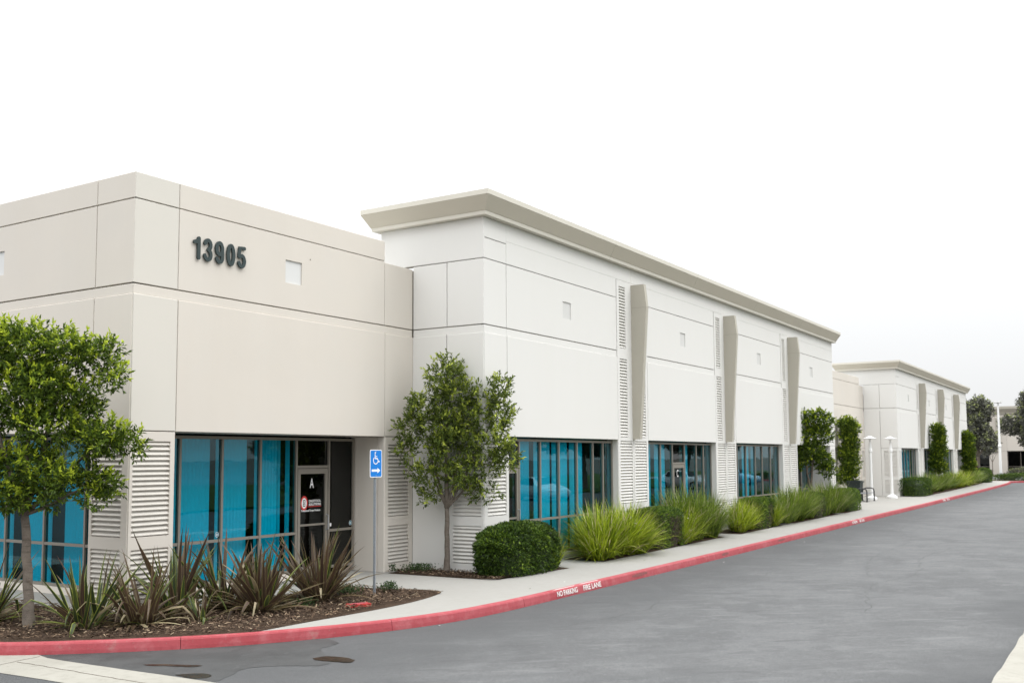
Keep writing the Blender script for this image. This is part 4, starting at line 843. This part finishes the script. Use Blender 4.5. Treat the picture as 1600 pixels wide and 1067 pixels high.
link('crown', crown_mesh([(0, 0, 3.3, .8, .6, .8), (-.6, 0, 2.7, .5, .5, .5)], M['far'], 44, per=6, L=.22, Wd=.1, dens=.3), t)
# trees across the road, seen in the window reflections
for i, (x, y, h) in enumerate(((48, -30, 8), (60, -27, 9), (73, -31, 8), (84, -28, 9.5), (97, -30, 9), (36, -29, 7.5))):
    if i == 0:
        big_tree((x, y, 0), 'street tree across the parking lot, seen only as a reflection in the windows', 3.2, h, 50, 'trees across the parking lot', .22, .34); src = [o for o in col.objects if o.name.startswith('large_tree')][-1]
        src = bpy.data.objects['large_tree.003']
    else:
        o = src.copy(); col.objects.link(o); o.location = (x, y, 0); o.rotation_euler = (0, 0, i*1.3); o.scale = (h/8,)*3
        for c in src.children: cc = c.copy(); col.objects.link(cc); cc.parent = o
mb = MB(); mb.box((-30, -60, -.15), (160, -24, -.04), M['lawn']); mb.link('lawn', kind='structure')

# hedges and bushes
def hedge_mesh(lx, ly, h, n, seed, power=3.0, L=.035, m=None, inner=True, bare=None):
    """superellipsoid shell of small leaves, flat side on the ground"""
    g = np.random.default_rng(seed); u = g.normal(0, 1, (int(n*1.5), 3)); n = len(u); u[:, 2] += .12
    u /= (np.sum(np.abs(u)**power, axis=1)**(1/power))[:, None]
    lump = 1+.035*np.sin(u[:, 0]*9+seed)*np.sin(u[:, 1]*8)+.03*np.sin(u[:, 0]*17+u[:, 2]*13)+g.normal(0, .012, n)
    r = np.where(g.uniform(0, 1, n) < .35, g.uniform(.86, .98, n), g.uniform(.97, 1.01, n))*lump
    P = u*r[:, None]*np.array([lx, ly, h*.55]); P[:, 2] = h*.45+np.where(P[:, 2] < 0, P[:, 2]*1.7, P[:, 2]); keep = P[:, 2] > .0
    if bare: keep &= ~((P[:, 1] < -.75*ly) & (np.abs(P[:, 0]-bare) < .34) & (P[:, 2] < h*.8) & (g.uniform(0, 1, n) < .8))
    nrm = u*np.abs(u)**(power-2)/np.array([lx, ly, h*.55])[None]; nrm /= np.linalg.norm(nrm, axis=1)[:, None]
    P, nrm = P[keep], nrm[keep]; k = len(P); Dr = nrm*.75+g.normal(0, .55, (k, 3))+np.array([0, 0, .25])
    lp = .42+.16*np.sin(P[:, 0]*5+seed)*np.sin(P[:, 2]*6); rn = np.clip(g.normal(lp, .27), 0, 1)
    me = leafcloud('foliage', P-nrm*L*.4, Dr, L*g.uniform(.7, 1.3, k)*1.3, L*.6*g.uniform(.7, 1.2, k), m or M['hedge'], rn, g)
    return me
def core_mesh(lx, ly, h, m):
    V = []; Fc = []; nu, nv = 20, 8
    for j in range(nv+1):
        e = math.pi/2*j/nv
        for i in range(nu):
            a = 2*math.pi*i/nu; u = np.array([math.cos(a)*math.cos(e), math.sin(a)*math.cos(e), math.sin(e)]); u /= np.sum(np.abs(u)**3)**(1/3); V.append((u[0]*lx*.84, u[1]*ly*.84, u[2]*h*.9))
    for j in range(nv):
        for i in range(nu): Fc.append((j*nu+i, j*nu+(i+1) % nu, (j+1)*nu+(i+1) % nu, (j+1)*nu+i))
    return mesh('branches', V, Fc, m, rnd=[.1]*len(Fc))
def bush(loc, lx, ly, h, n, seed, label, name='clipped_bush', cat='bush', m=None, power=3, L=.035, group=None, rz=0, flowers=0, twigs=0):
    t = thing(name, loc, label, cat, group, rz); link('foliage', hedge_mesh(lx, ly, h, n, seed, power, L, m, bare=.12 if twigs else None), t); link('branches', core_mesh(lx, ly, h, M['twig'] if twigs else M['hedge']), t)
    if twigs:
        g = np.random.default_rng(seed); k = twigs; P = np.stack([g.normal(.12, .2, k), np.full(k, -ly*.98)+g.uniform(-.05, .08, k), g.uniform(.1, h*.75, k)], 1)
        link('bare_twigs', ribbons('bare_twigs', P, g.uniform(0, 6.3, k), g.uniform(.1, 1.4, k), g.normal(0, .6, k), g.uniform(.05, .16, k), np.full(k, .006), M['twig'], g.uniform(0, 1, k), 3), t)
    return t
bush((7.90, -2.50, .02), 1.24, .60, 1.02, 13000, 61, 'big rounded dark green clipped bush beside the foot of the open-crowned tree', power=2.7, L=.058)
HG = 'clipped hedge blocks along the nearest building'
bush((14.9, -2.66, .02), .88, .46, 1.02, 9000, 62, 'lime-topped hedge block with a bare twiggy patch, right of the brightest grass', 'hedge', 'hedge', M['hedgey'], 5, .055, HG, twigs=1600)
bush((23.3, -2.62, .02), .95, .45, .98, 8000, 63, 'green hedge block below the pier between the second and third window bays', 'hedge', 'hedge', M['hedgey'], 5, .06, HG, twigs=700)
bush((29.9, -2.65, .02), .8, .45, .95, 5000, 64, 'short dark hedge block left of the square-topped tree', 'hedge', 'hedge', M['hedge'], 5, .05, HG, twigs=300)
bush((35.7, -2.62, .02), 1.15, .5, .95, 7000, 65, 'rounded hedge at the end of the nearest bed, next to the bench', 'hedge', 'hedge', M['hedgey'], 4, .05, HG)
bush((54.3, -2.25, .02), 1.5, .75, 1.05, 8000, 66, 'dark box-cut hedge at the front corner of the second building', 'hedge', 'hedge', M['hedge'], 7, .06, 'hedges along the second building')
bush((88.5, -2.0, .02), 1.6, .6, 1.25, 4000, 67, 'dark rounded hedge at the far end of the second building bed', 'hedge', 'hedge', M['hedge'], 3, .09, 'hedges along the second building')
bush((87.0, -1.0, .02), 1.6, .7, 1.9, 1500, 70, 'reddish shrub behind the hedge at the far end of the second building', 'shrub', 'shrub', M['chip'], 2.2, .14)
bush((97.3, -14, .0), 1.5, 11.5, .72, 12000, 68, 'long low hedge across the end of the road', 'hedge', 'hedge', M['hedge'], 5, .11)
bush((97.5, 1.6, .0), 1.5, 3.0, .6, 3000, 71, 'low hedge left of the tall lamp post base', 'hedge', 'hedge', M['hedge'], 4, .11)
bush((122.8, -6, .0), 1.0, 5.2, 1.0, 5000, 69, 'dark shrubs under the right-hand windows of the far building', 'hedge', 'hedge', M['far'], 3, .16)
bush((122.8, 4.5, .0), 1.0, 3.2, .9, 3000, 72, 'dark shrubs under the left-hand windows of the far building', 'hedge', 'hedge', M['far'], 3, .16)
mb = MB(); mb.box((117.6, -25, -.15), (117.8, 20, .02), M['red']); mb.box((117.8, -25, -.15), (124.9, 20, .01), M['mulch']); mb.link('far_kerb', kind='structure')
mb = MB(); mb.box((102, -30, -.15), (117.5, 30, .006), M['asph']); mb.link('far_drive', kind='structure')

# grass clumps
GG = 'fountain grass clumps along the nearest building'
grass(9.0, -2.72, .82, 0, 0, 'thin wispy green grass clump spilling out right of the big rounded bush', GG, .62)
for i, (x, y, h, dk, s, fl, lab) in enumerate((
    (11.35, -2.75, 1.22, 0, .95, 0, 'bright yellow-green fountain grass, first clump after the walkway to the glass door'),
    (12.55, -2.72, 1.34, 0, .95, 1, 'tallest bright yellow-green fountain grass left of the lime-topped hedge block'),
    (10.95, -2.88, .85, 0, .95, 0, 'lowest bright grass clump at the walkway end of the bed, left of the fountain grasses'),
    (12.95, -2.92, 1.0, 0, .95, 0, 'bright arching grass clump at the sidewalk edge between the two tallest clumps'),
    (13.45, -2.80, .80, 0, .95, 1, 'low bright grass clump touching the left end of the lime-topped hedge block'),
    (11.9, -2.35, 1.3, 0, .9, 0, 'bright grass clump growing against the wall behind the front row'),
    (16.35, -2.80, 1.05, 0, .9, 2, 'mid green grass clump just right of the lime-topped hedge block'),
    (17.5, -2.62, 1.55, 1, .85, 0, 'tall dark green grass fountain in front of the door lettered C'),
    (18.5, -2.75, 1.25, 1, .8, 2, 'dark green grass with white flower specks, last before the gap in the bed'),
    (15.75, -2.95, .75, 0, .9, 1, 'short grass clump spilling over the sidewalk at the right of the lime-topped hedge block'),
    (19.0, -2.55, 1.35, 1, .8, 0, 'dark grass clump at the back, just before the gap in the bed'),
    (24.0, -2.95, .8, 0, .9, 0, 'short bright grass clump in front of the hedge block below the second pier'),
    (13.9, -2.35, 1.25, 0, .8, 0, 'grass clump growing up behind the left end of the lime-topped hedge block'),
    (16.9, -2.3, 1.5, 1, .8, 0, 'tall dark grass clump against the wall, left of the door lettered C'),
    (25.5, -2.9, .9, 1, .9, 0, 'low dark grass clump just left of the third window bay'),
    (34.7, -2.6, 1.1, 1, .8, 0, 'feathery grass clump behind the rounded hedge at the bed end'),
    (20.9, -2.8, 1.08, 0, .85, 0, 'bright lime grass clump, first after the gap in the bed'),
    (21.9, -2.75, 1.0, 0, .85, 0, 'yellow-green grass clump leaning on the hedge block below the second pier'),
    (24.7, -2.75, .95, 1, .9, 0, 'small dark grass clump right of the hedge block below the second pier'),
    (26.4, -2.75, 1.25, 1, .9, 0, 'dark grass clump below the third window bay, left one of its group'),
    (27.6, -2.7, 1.35, 1, .9, 0, 'dark grass clump below the third window bay, tallest of its group'),
    (28.8, -2.78, 1.2, 1, .9, 0, 'dark grass clump against the short dark hedge block'),
    (31.3, -2.75, 1.35, 1, .85, 0, 'dark grass clump at the foot of the square-topped tree'),
    (32.6, -2.85, 1.4, 1, .85, 0, 'tall feathery grass right of the square-topped tree stems'),
    (33.8, -2.75, 1.1, 1, .85, 0, 'green grass clump next to the rounded hedge at the end of the bed'))):
    grass(x, y, h, dk, i, lab, GG, s, fl)
x = 56.3
for i in range(13):
    lab = ['green grass clump right after the dark box-cut hedge', 'second green grass clump after the dark box-cut hedge', 'third green grass clump after the dark box-cut hedge', 'grass clump left of the narrow clipped tree at the first fin', 'grass clump at the foot of the narrow clipped tree by the first fin', 'grass clump right of the narrow clipped tree by the first fin',
           'yellowish flowering clump near the middle fin', 'brighter flowering clump below the middle fin', 'flowering clump right of the middle fin', 'green clump in front of the last fin', 'grass clump at the foot of the far clipped tree', 'grass clump right of the far clipped tree', 'last grass clump before the far rounded hedge'][i]
    grass(x, -2.2+.012*(x-56), 1.25, 0 if 6 <= i <= 8 else 1, i, lab, 'grass clumps along the second building', 1.15, 2 if 6 <= i <= 9 else 0); x += 2.35

# flax plants with individual leaves
FL = {}
for mk in ('flaxg', 'flaxb', 'flaxd'):
    FL[mk] = []
    for v in range(7):
        g = random.Random(v*3+len(mk)); seg = 8; V = []; E_ = []; ang = 0; p = Vector((0, 0, 0)); cv = [.05, .15, .3, .55, .9, .25, 1.5][v]; tw = g.uniform(-.25, .25)
        for k in range(seg+1):
            t = k/seg; w = .074*(.45+.55*min(1, t*3))*(1-t**3.0)+.001; s = Vector((math.sin(tw*t), math.cos(tw*t), 0)); fold = w*.32
            nrm = Vector((math.cos(ang), 0, -math.sin(ang)))
            V += [p-s*w/2+nrm*fold*-.5, p-s*w*.40-nrm*fold*.25, p+nrm*fold*.0, p+s*w*.40-nrm*fold*.25, p+s*w/2-nrm*fold*.5]; E_ += [1, .8, 0, .8, 1]
            p = p+Vector((math.sin(ang), 0, math.cos(ang)))/seg; ang += cv/seg*(.4+1.2*t)
            if v == 6 and k == 4: ang += .9
        Fc = [(k*5+q, k*5+q+1, k*5+q+6, k*5+q+5) for k in range(seg) for q in range(4)]
        FL[mk].append(mesh('leaf', V, Fc, M[mk], vattr=E_))
def flax(loc, h, n, mix, seed, label, spread=1.02, rb=.22):
    t = thing('flax_plant', loc, label, 'flax plant', 'flax plants in the mulch bed'); g = random.Random(seed)
    for i in range(n):
        fr = i/n; mk = g.choices(['flaxg', 'flaxb', 'flaxd'], mix)[0]; a = g.uniform(0, 6.283); r = rb*math.sqrt(g.random()); ln = abs(g.gauss(.0, spread*.75))+.03
        ln = min(ln, 1.3); v = g.choice([0, 1, 2, 3, 0, 1, 5]) if ln < .6 else g.choice([1, 2, 3, 4, 6])
        if mk == 'flaxd': ln = min(1.45, ln+.35); v = g.choice([3, 4, 6])
        L = h*g.uniform(.38, 1.18)*(1 if ln < .8 else .85)
        o = link('leaf', FL[mk][v], t, loc=(math.cos(a)*r, math.sin(a)*r, -.02)); o.rotation_euler = (g.gauss(0, .28), ln, a+g.gauss(0, .6)); o.scale = (L, g.uniform(.6, 1.15)*(.7+.3*h), L)
    return t
flax((-1.75, 1.0, .02), 1.15, 90, (7, 4, .6), 1, 'green flax plant at the left edge, behind the slim grey trunk')
flax((-1.18, -.72, .02), 1.02, 80, (6, 5, .8), 2, 'green flax plant nearest the kerb, right of the slim grey trunk')
flax((-.62, -1.18, .02), 1.05, 110, (1.2, 9, 1.8), 3, 'brown and bronze flax plant in front of the louvred corner')
flax((.35, -.78, .02), 1.3, 85, (4.5, 7, .6), 4, 'tall dark green flax plant against the corner louvres, left of the blue windows', 1.0)
flax((.02, -1.75, .02), .5, 26, (2, 8, 1), 5, 'smallest flax tuft, low and brown in the open mulch', .8, .06)
flax((1.2, -1.75, .02), 1.22, 160, (1.0, 9, .8), 6, 'large bronze flax plant centred below the blue windows', 1.15, .18)
flax((1.15, -1.0, .02), 1.15, 60, (2, 8, .4), 7, 'bronze flax plant half hidden behind the largest one', 1.0)
flax((2.55, -1.75, .02), 1.18, 140, (.8, 9, 1), 8, 'upright reddish bronze flax plant between the glass door and blue sign', .85, .2)
def cover(loc, r, h, n, seed, label):
    g = np.random.default_rng(seed); P = np.stack([g.normal(0, r*.5, n), g.normal(0, r*.5, n), g.uniform(.01, h, n)], 1); Dr = g.normal(0, 1, (n, 3))+np.array([0, 0, .8])
    t = thing('ground_plant', loc, label, 'plant', 'small plants in the beds'); link('foliage', leafcloud('foliage', P, Dr, np.full(n, .045), np.full(n, .022), M['gcover'], g.uniform(0, 1, n), g), t)
cover((3.35, -1.62, .03), .32, .12, 500, 1, 'low green ground plant just left of the sign pole foot'); cover((4.05, -2.1, .03), .16, .14, 300, 2, 'small leafy sprout right of the sign pole'); cover((6.85, -.62, .03), .34, .13, 600, 3, 'low green ground plant at the wall, left of the open-crowned tree'); cover((6.5, -.22, .03), .08, .14, 90, 4, 'tiny sprout at the foot of the louvred pier'); cover((1.9, -2.05, .03), .2, .1, 200, 5, 'low green sprigs between the two bronze flax plants')

# ------------------------------------------------------------------ sign, lamps, bench, bin
t = thing('parking_sign', (3.62, -2.11, .0), 'blue wheelchair parking sign with a right arrow on a galvanised pole', 'sign')
mb = MB(); mb.prism([(-.03, -.015), (-.03, .002), (-.022, .002), (-.012, .022), (.012, .022), (.022, .002), (.03, .002), (.03, -.005), (.017, -.005), (.010, .014), (-.010, .014), (-.017, -.005)], lambda p, z: (p[0], p[1], z), -.05, 2.50, M['galv'])
for k in range(46): mb.face([(-.005, -.0155 if 0 else .0125, .1+k*.05), (.005, .0125, .1+k*.05), (.005, .0125, .112+k*.05), (-.005, .0125, .112+k*.05)], M['black'], (0, -1, 0))
mb.link('pole', t)
W_, H_, zc = .335, .50, 2.345; y = -.024
def rrect(w, h, r, n=6):
    P = []
    for cx, cz, a0 in ((w/2-r, h/2-r, 0), (-w/2+r, h/2-r, 90), (-w/2+r, -h/2+r, 180), (w/2-r, -h/2+r, 270)):
        for k in range(n+1): a = R(a0+90*k/n); P.append((cx+r*math.cos(a), cz+r*math.sin(a)))
    return P
mb = MB(); mb.prism(rrect(W_, H_, .035), lambda p, q: (p[0], y+q, zc+p[1]), 0, .004, M['white']); pt = mb.link('sign_plate', t)
mb = MB(); mb.face([(a, y-.0008, zc+b) for a, b in rrect(W_-.028, H_-.028, .025)], M['blue'], (0, -1, 0)); mb.link('face', pt)
mb = MB(); yy = y-.0016
def stroke(P, w):
    for i in range(len(P)-1):
        a = Vector((*P[i], 0)); b = Vector((*P[i+1], 0)); d = (b-a).normalized(); n = Vector((-d.y, d.x, 0))*w/2; a = a-d*w*.12; b = b+d*w*.12
        mb.face([(q.x, yy-.0002*i, zc+q.y) for q in (a+n, b+n, b-n, a-n)], M['white'], (0, -1, 0))
arc = [(-.012+.062*math.cos(R(a)), .055+.062*math.sin(R(a))) for a in range(125, 385, 12)]
stroke(arc, .017); stroke([(-.028, .172), (-.022, .09), (.038, .09), (.07, .028), (.098, .04)], .02); stroke([(-.02, .128), (.03, .128)], .014)
mb.face([(-.026+.017*math.cos(k*.5236), yy-.003, zc+.195+.017*math.sin(k*.5236)) for k in range(12)], M['white'], (0, -1, 0)); mb.link('wheelchair_symbol', pt)
mb = MB(); mb.face([(a, yy, zc+b) for a, b in ((-.12, -.105), (.04, -.105), (.04, -.075), (.12, -.125), (.04, -.175), (.04, -.145), (-.12, -.145))], M['white'], (0, -1, 0)); mb.link('arrow', pt)
mb = MB(); mb.lathe([(.0, 0), (.0, 0)], M['galv'], 3) if 0 else None
for z in (.215, -.215): mb.tube([(0, y-.006, zc+z), (0, y, zc+z)], .008, M['galv'], 8)
mb.link('bolt', pt)

for i, (x, y, lab) in enumerate(((47.96, -1.06, 'white flared path lamp with flat disc top, left one of the pair'), (50.19, -1.71, 'white flared path lamp with flat disc top, right one of the pair'))):
    t = thing('path_lamp', (x, y, 0), lab, 'lamp', 'white path lamps')
    mb = MB(); mb.lathe([(.30, 0), (.30, .10), (.24, .14), (.13, .2), (.12, .24)], M['wpaint'], 20); mb.link('base', t, smooth=False)
    mb = MB(); mb.lathe([(.09, .2), (.075, 2.62), (.115, 2.66), (.115, 2.78), (.095, 2.84), (.07, 3.05), (.035, 3.36)], M['wpaint'], 16); mb.link('pole', t, smooth=False)
    mb = MB(); mb.lathe([(.04, 3.34), (.10, 3.38), (.40, 3.40), (.41, 3.43), (.2, 3.47), (.10, 3.54), (.02, 3.56)], M['wpaint'], 24); mb.link('lamp_cap', t, smooth=False)
t = thing('lamp_post', (98.5, -2.35, 0), 'tall white street lamp post between the dark trees', 'lamp post')
mb = MB(); mb.lathe([(.42, 0), (.40, .25), (.16, .6), (.12, .7)], M['wpaint'], 4); mb.link('base', t); mb = MB(); mb.lathe([(.13, .7), (.12, 3.2), (.16, 3.25), (.16, 3.45), (.11, 3.5), (.08, 7.7)], M['wpaint'], 12); mb.link('pole', t)
mb = MB(); mb.box((-.3, -.35, 7.62), (.3, .35, 7.78), M['wpaint']); mb.box((-.25, -.3, 7.60), (.25, .3, 7.619), M['benchs']); mb.link('lamp_head', t)
t = thing('lamp_post', (118.7, -4.0, 0), 'short pale path lamp in front of the far building right-hand windows', 'lamp post')
mb = MB(); mb.lathe([(.1, 0), (.08, 3.0)], M['wpaint'], 10); mb.link('pole', t); mb = MB(); mb.lathe([(.05, 3.0), (.5, 3.1), (.5, 3.16), (.1, 3.3)], M['wpaint'], 16); mb.link('lamp_cap', t)

t = thing('trash_bin', (46.0, -.62, 0), 'dark green square trash bin with a wide rim, behind the bench', 'bin')
mb = MB()
for k, (w0, w1, z0, z1) in enumerate(((.31, .36, .05, 1.0),)):
    P0 = [(-w0, -w0), (w0, -w0), (w0, w0), (-w0, w0)]; P1 = [(a*w1/w0, b*w1/w0) for a, b in P0]
    for q in range(4):
        r_ = (q+1) % 4; mb.face([(*P0[q], z0), (*P0[r_], z0), (*P1[r_], z1), (*P1[q], z1)], M['bin'])
    mb.face([(*p, z0) for p in P0][::-1], M['bin'])
mb.box((-.36, -.36, 0), (.36, .36, .049), M['bin']); mb.link('bin_body', t)
mb = MB(); mb.box((-.41, -.41, 1.0), (.41, .41, 1.06), M['bin']); mb.box((-.34, -.34, 1.061), (.34, .34, 1.10), M['bin']); mb.link('rim', t)
t = thing('bench', (44.4, -1.22, 0), 'backless grey slatted bench with looped dark armrest beside the trash bin', 'bench', rz=R(0))
for x in (-.0, 1.7):
    mb = MB(); mb.tube([(x, -.38, 0), (x, -.38, .55), (x, -.34, .66), (x, -.25, .70), (x, .05, .70), (x, .2, .62), (x, .24, .45), (x, .24, .0)], .035, M['bench'], 8); mb.tube([(x, -.38, .0), (x, -.38, .02)], .07, M['bench'], 8); mb.link('armrest', t, smooth=False)
for k in range(5): mb = MB(); mb.box((-.1, -.34+k*.11, .43), (1.8, -.25+k*.11, .46), M['benchs']); mb.link('seat_slat', t)
t = thing('fire_hydrant', (89.6, -2.2, 0), 'small yellow and red hydrant at the far end of the sidewalk', 'hydrant')
mb = MB(); mb.lathe([(.17, 0), (.17, .05), (.13, .06), (.12, .62), (.17, .64), (.17, .69)], M['yel'], 12); mb.tube([(-.24, 0, .48), (.24, 0, .48)], .07, M['yel'], 8); mb.link('hydrant_body', t); mb = MB(); mb.lathe([(.15, .69), (.12, .82), (.05, .88), (.04, .93)], M['redv'], 12); mb.link('cap', t)
t = MB(); t.prism([(-.19, -.10), (.19, -.10), (.19, .10), (-.19, .10)], lambda p, z: (p[0], p[1], z), 0, .045, M['redv'])
t.box((-.15, -.065, .045), (.15, .065, .05), M['red'])
t.link('utility_cover', loc=(2.42, -2.78, .0), rot=(0, 0, R(-25)), label='red painted utility box lid sunk in the mulch below the blue sign', cat='utility cover')

# stencilled words on the kerb face
def kerb_words(x0, w1, gap, w2, zc=-.062, h=.10):
    for s, w, xx in (('NO PARKING', w1, x0+w1/2), ('FIRE LANE', w2, x0+w1+gap+w2/2)):
        i = min(range(len(path)), key=lambda i: abs(path[i][0]-xx) if path[i][1] < -3.9 else 99); yk = path[i][1]
        o = link('stencil_lettering', text_fit(s, w, h, M['stencil'], .0006, .02), kerb, loc=(xx, yk+.003, zc), rot=(R(79), 0, 0))
        mb = MB(); g = random.Random(int(xx*10)); P = [(xx-w*.5-.1, yk+.055), (xx+w*.5-.05, yk+.05), (xx+w*.5, yk+.075), (xx-w*.35, yk+.085)]
        mb.face([(a, b, .0095) for a, b in P], M['stencil'], (0, 0, 1)); mb.link('overspray', kerb)
kerb_words(5.72, .78, .24, .74); kerb_words(28.3, .8, .35, .8); kerb_words(49.5, .9, .5, .9)
# tyre scuffs rubbed on the kerb face
for x0, x1, zc_ in ((8.9, 9.75, -.07), (2.35, 2.55, -.02), (5.0, 5.2, -.05), (14.2, 14.9, -.07), (19.0, 19.8, -.06)):
    ii = [i for i in range(len(path)) if x0 <= path[i][0] <= x1 and path[i][1] < -3.9]
    if len(ii) < 2: continue
    n = len(ii); V = []; 
    for q, i in enumerate(ii):
        hh = .030*math.sin(math.pi*(q+.5)/n)+.004; t_ = path[i+1]-path[i-1]; t_ /= np.linalg.norm(t_); nn = np.array([-t_[1], t_[0]])
        for z in (zc_-hh, zc_+hh): o_ = np.interp(z, [-.16, -.10, -.022, 0], [0, .004, .018, .032])-.0022; p = path[i]+nn*o_; V.append((p[0], p[1], z+.012*q/n))
    link('tyre_scuff', mesh('tyre_scuff', V, [(2*q, 2*q+2, 2*q+3, 2*q+1) for q in range(n-1)], M['scuff']), kerb)
# a few fallen leaves and grit
mb = MB(); g = random.Random(3)
for k in range(70):
    i = g.randint(10, len(path)-180); p = path[i]+np.array([g.uniform(-.3, .6), g.uniform(-.5, -.02) if g.random() < .6 else g.uniform(.2, 1.2)])
    zz = -.146 if p[1] < path[i][1] and p[0] > 0 else .006
    if p[0] < 1: continue
    a = g.uniform(0, 6); u = np.array([math.cos(a), math.sin(a)])*g.uniform(.012, .03); v = np.array([-u[1], u[0]])*.4
    mb.face([(*(p-u), zz), (*(p+v), zz+.006), (*(p+u), zz), (*(p-v), zz+.004)], g.choice([M['petal'], M['flaxd'], M['grass']]))
mb.link('leaf_litter', kind='stuff')

# parked cars across the road, seen in the window reflections
def car(loc, rz, m, label, k=1.0):
    t = thing('parked_car', loc, label, 'car', 'cars parked across the road', rz)
    st = [(-2.2, .55, .35, .72, .72), (-2.15, .78, .28, .86, .86), (-1.7, .86, .22, .95, .95), (-1.1, .88, .22, .98, 1.36), (-.4, .88, .22, .98, 1.45), (.3, .88, .22, .97, 1.42), (.95, .88, .22, .95, 1.0), (1.7, .85, .22, .82, .84), (2.1, .75, .28, .70, .70), (2.2, .55, .35, .58, .58)]
    V = []; n = 12; mb = MB()
    for (x, w, zb, zs, zt) in st:
        wt = w*.70 if zt > zs+.1 else w*.9
        V.append([(x, -w*.9, zb), (x, -w, (zb+zs)/2), (x, -w*.96, zs), (x, -wt, zt-.03), (x, -wt*.6, zt), (x, 0, zt+.01), (x, wt*.6, zt), (x, wt, zt-.03), (x, w*.96, zs), (x, w, (zb+zs)/2), (x, w*.9, zb), (x, 0, zb)])
    for i in range(len(V)-1):
        for q in range(12): r_ = (q+1) % 12; mb.face([V[i][q], V[i][r_], V[i+1][r_], V[i+1][q]], M['dglass'] if 0 else m)
    mb.face(V[0], m); mb.face(V[-1][::-1], m)
    bm = bmesh.new(); me = mb.mesh('body', True); bm.from_mesh(me); bmesh.ops.remove_doubles(bm, verts=bm.verts, dist=1e-4); bmesh.ops.recalc_face_normals(bm, faces=bm.faces); bm.to_mesh(me); bm.free(); link('body', me, t)
    for s in (-1, 1):
        mb = MB(); P = [(-1.35, .86*s, 1.02), (.78, .86*s, 1.0), (.25, .655*s, 1.37), (-.4, .66*s, 1.40), (-1.0, .655*s, 1.31)]; mb.prism([(a, c) for a, b, c in P], lambda p, q: (p[0], s*(.875-(p[1]-1)*.55+q), p[1]), -.02, .012, M['rub']); mb.link('side_window', t)
        mb = MB(); mb.box((2.02, s*.6-.17, .56), (2.18, s*.6+.17, .68), M['lamp']); mb.link('headlight', t)
    mb = MB(); mb.face([(.97, -.62, 1.03), (.97, .62, 1.03), (.36, .55, 1.43), (.36, -.55, 1.43)], M['rub'], (1, 0, 1)); mb.link('windscreen', t)
    for x in (-1.35, 1.35):
        for s in (-1, 1):
            mb = MB(); mb.tube([(x, s*.70, .32), (x, s*.90, .32)], .32, M['rub'], 18); w = mb.link('wheel', t); mb = MB(); mb.tube([(x, s*.895, .32), (x, s*.91, .32)], .19, M['galv'], 14); mb.link('rim', w)
car((41.5, -20.2, -.15), R(120), M['carw'], 'silver sedan across the road, mirrored in the first window bay of the taller wing')
car((66, -21.0, -.15), R(100), M['carw'], 'white car across the road, mirrored beside the door lettered C')
car((77, -20.5, -.15), R(95), M['carb'], 'pale blue car across the road, mirrored right of the door lettered C')
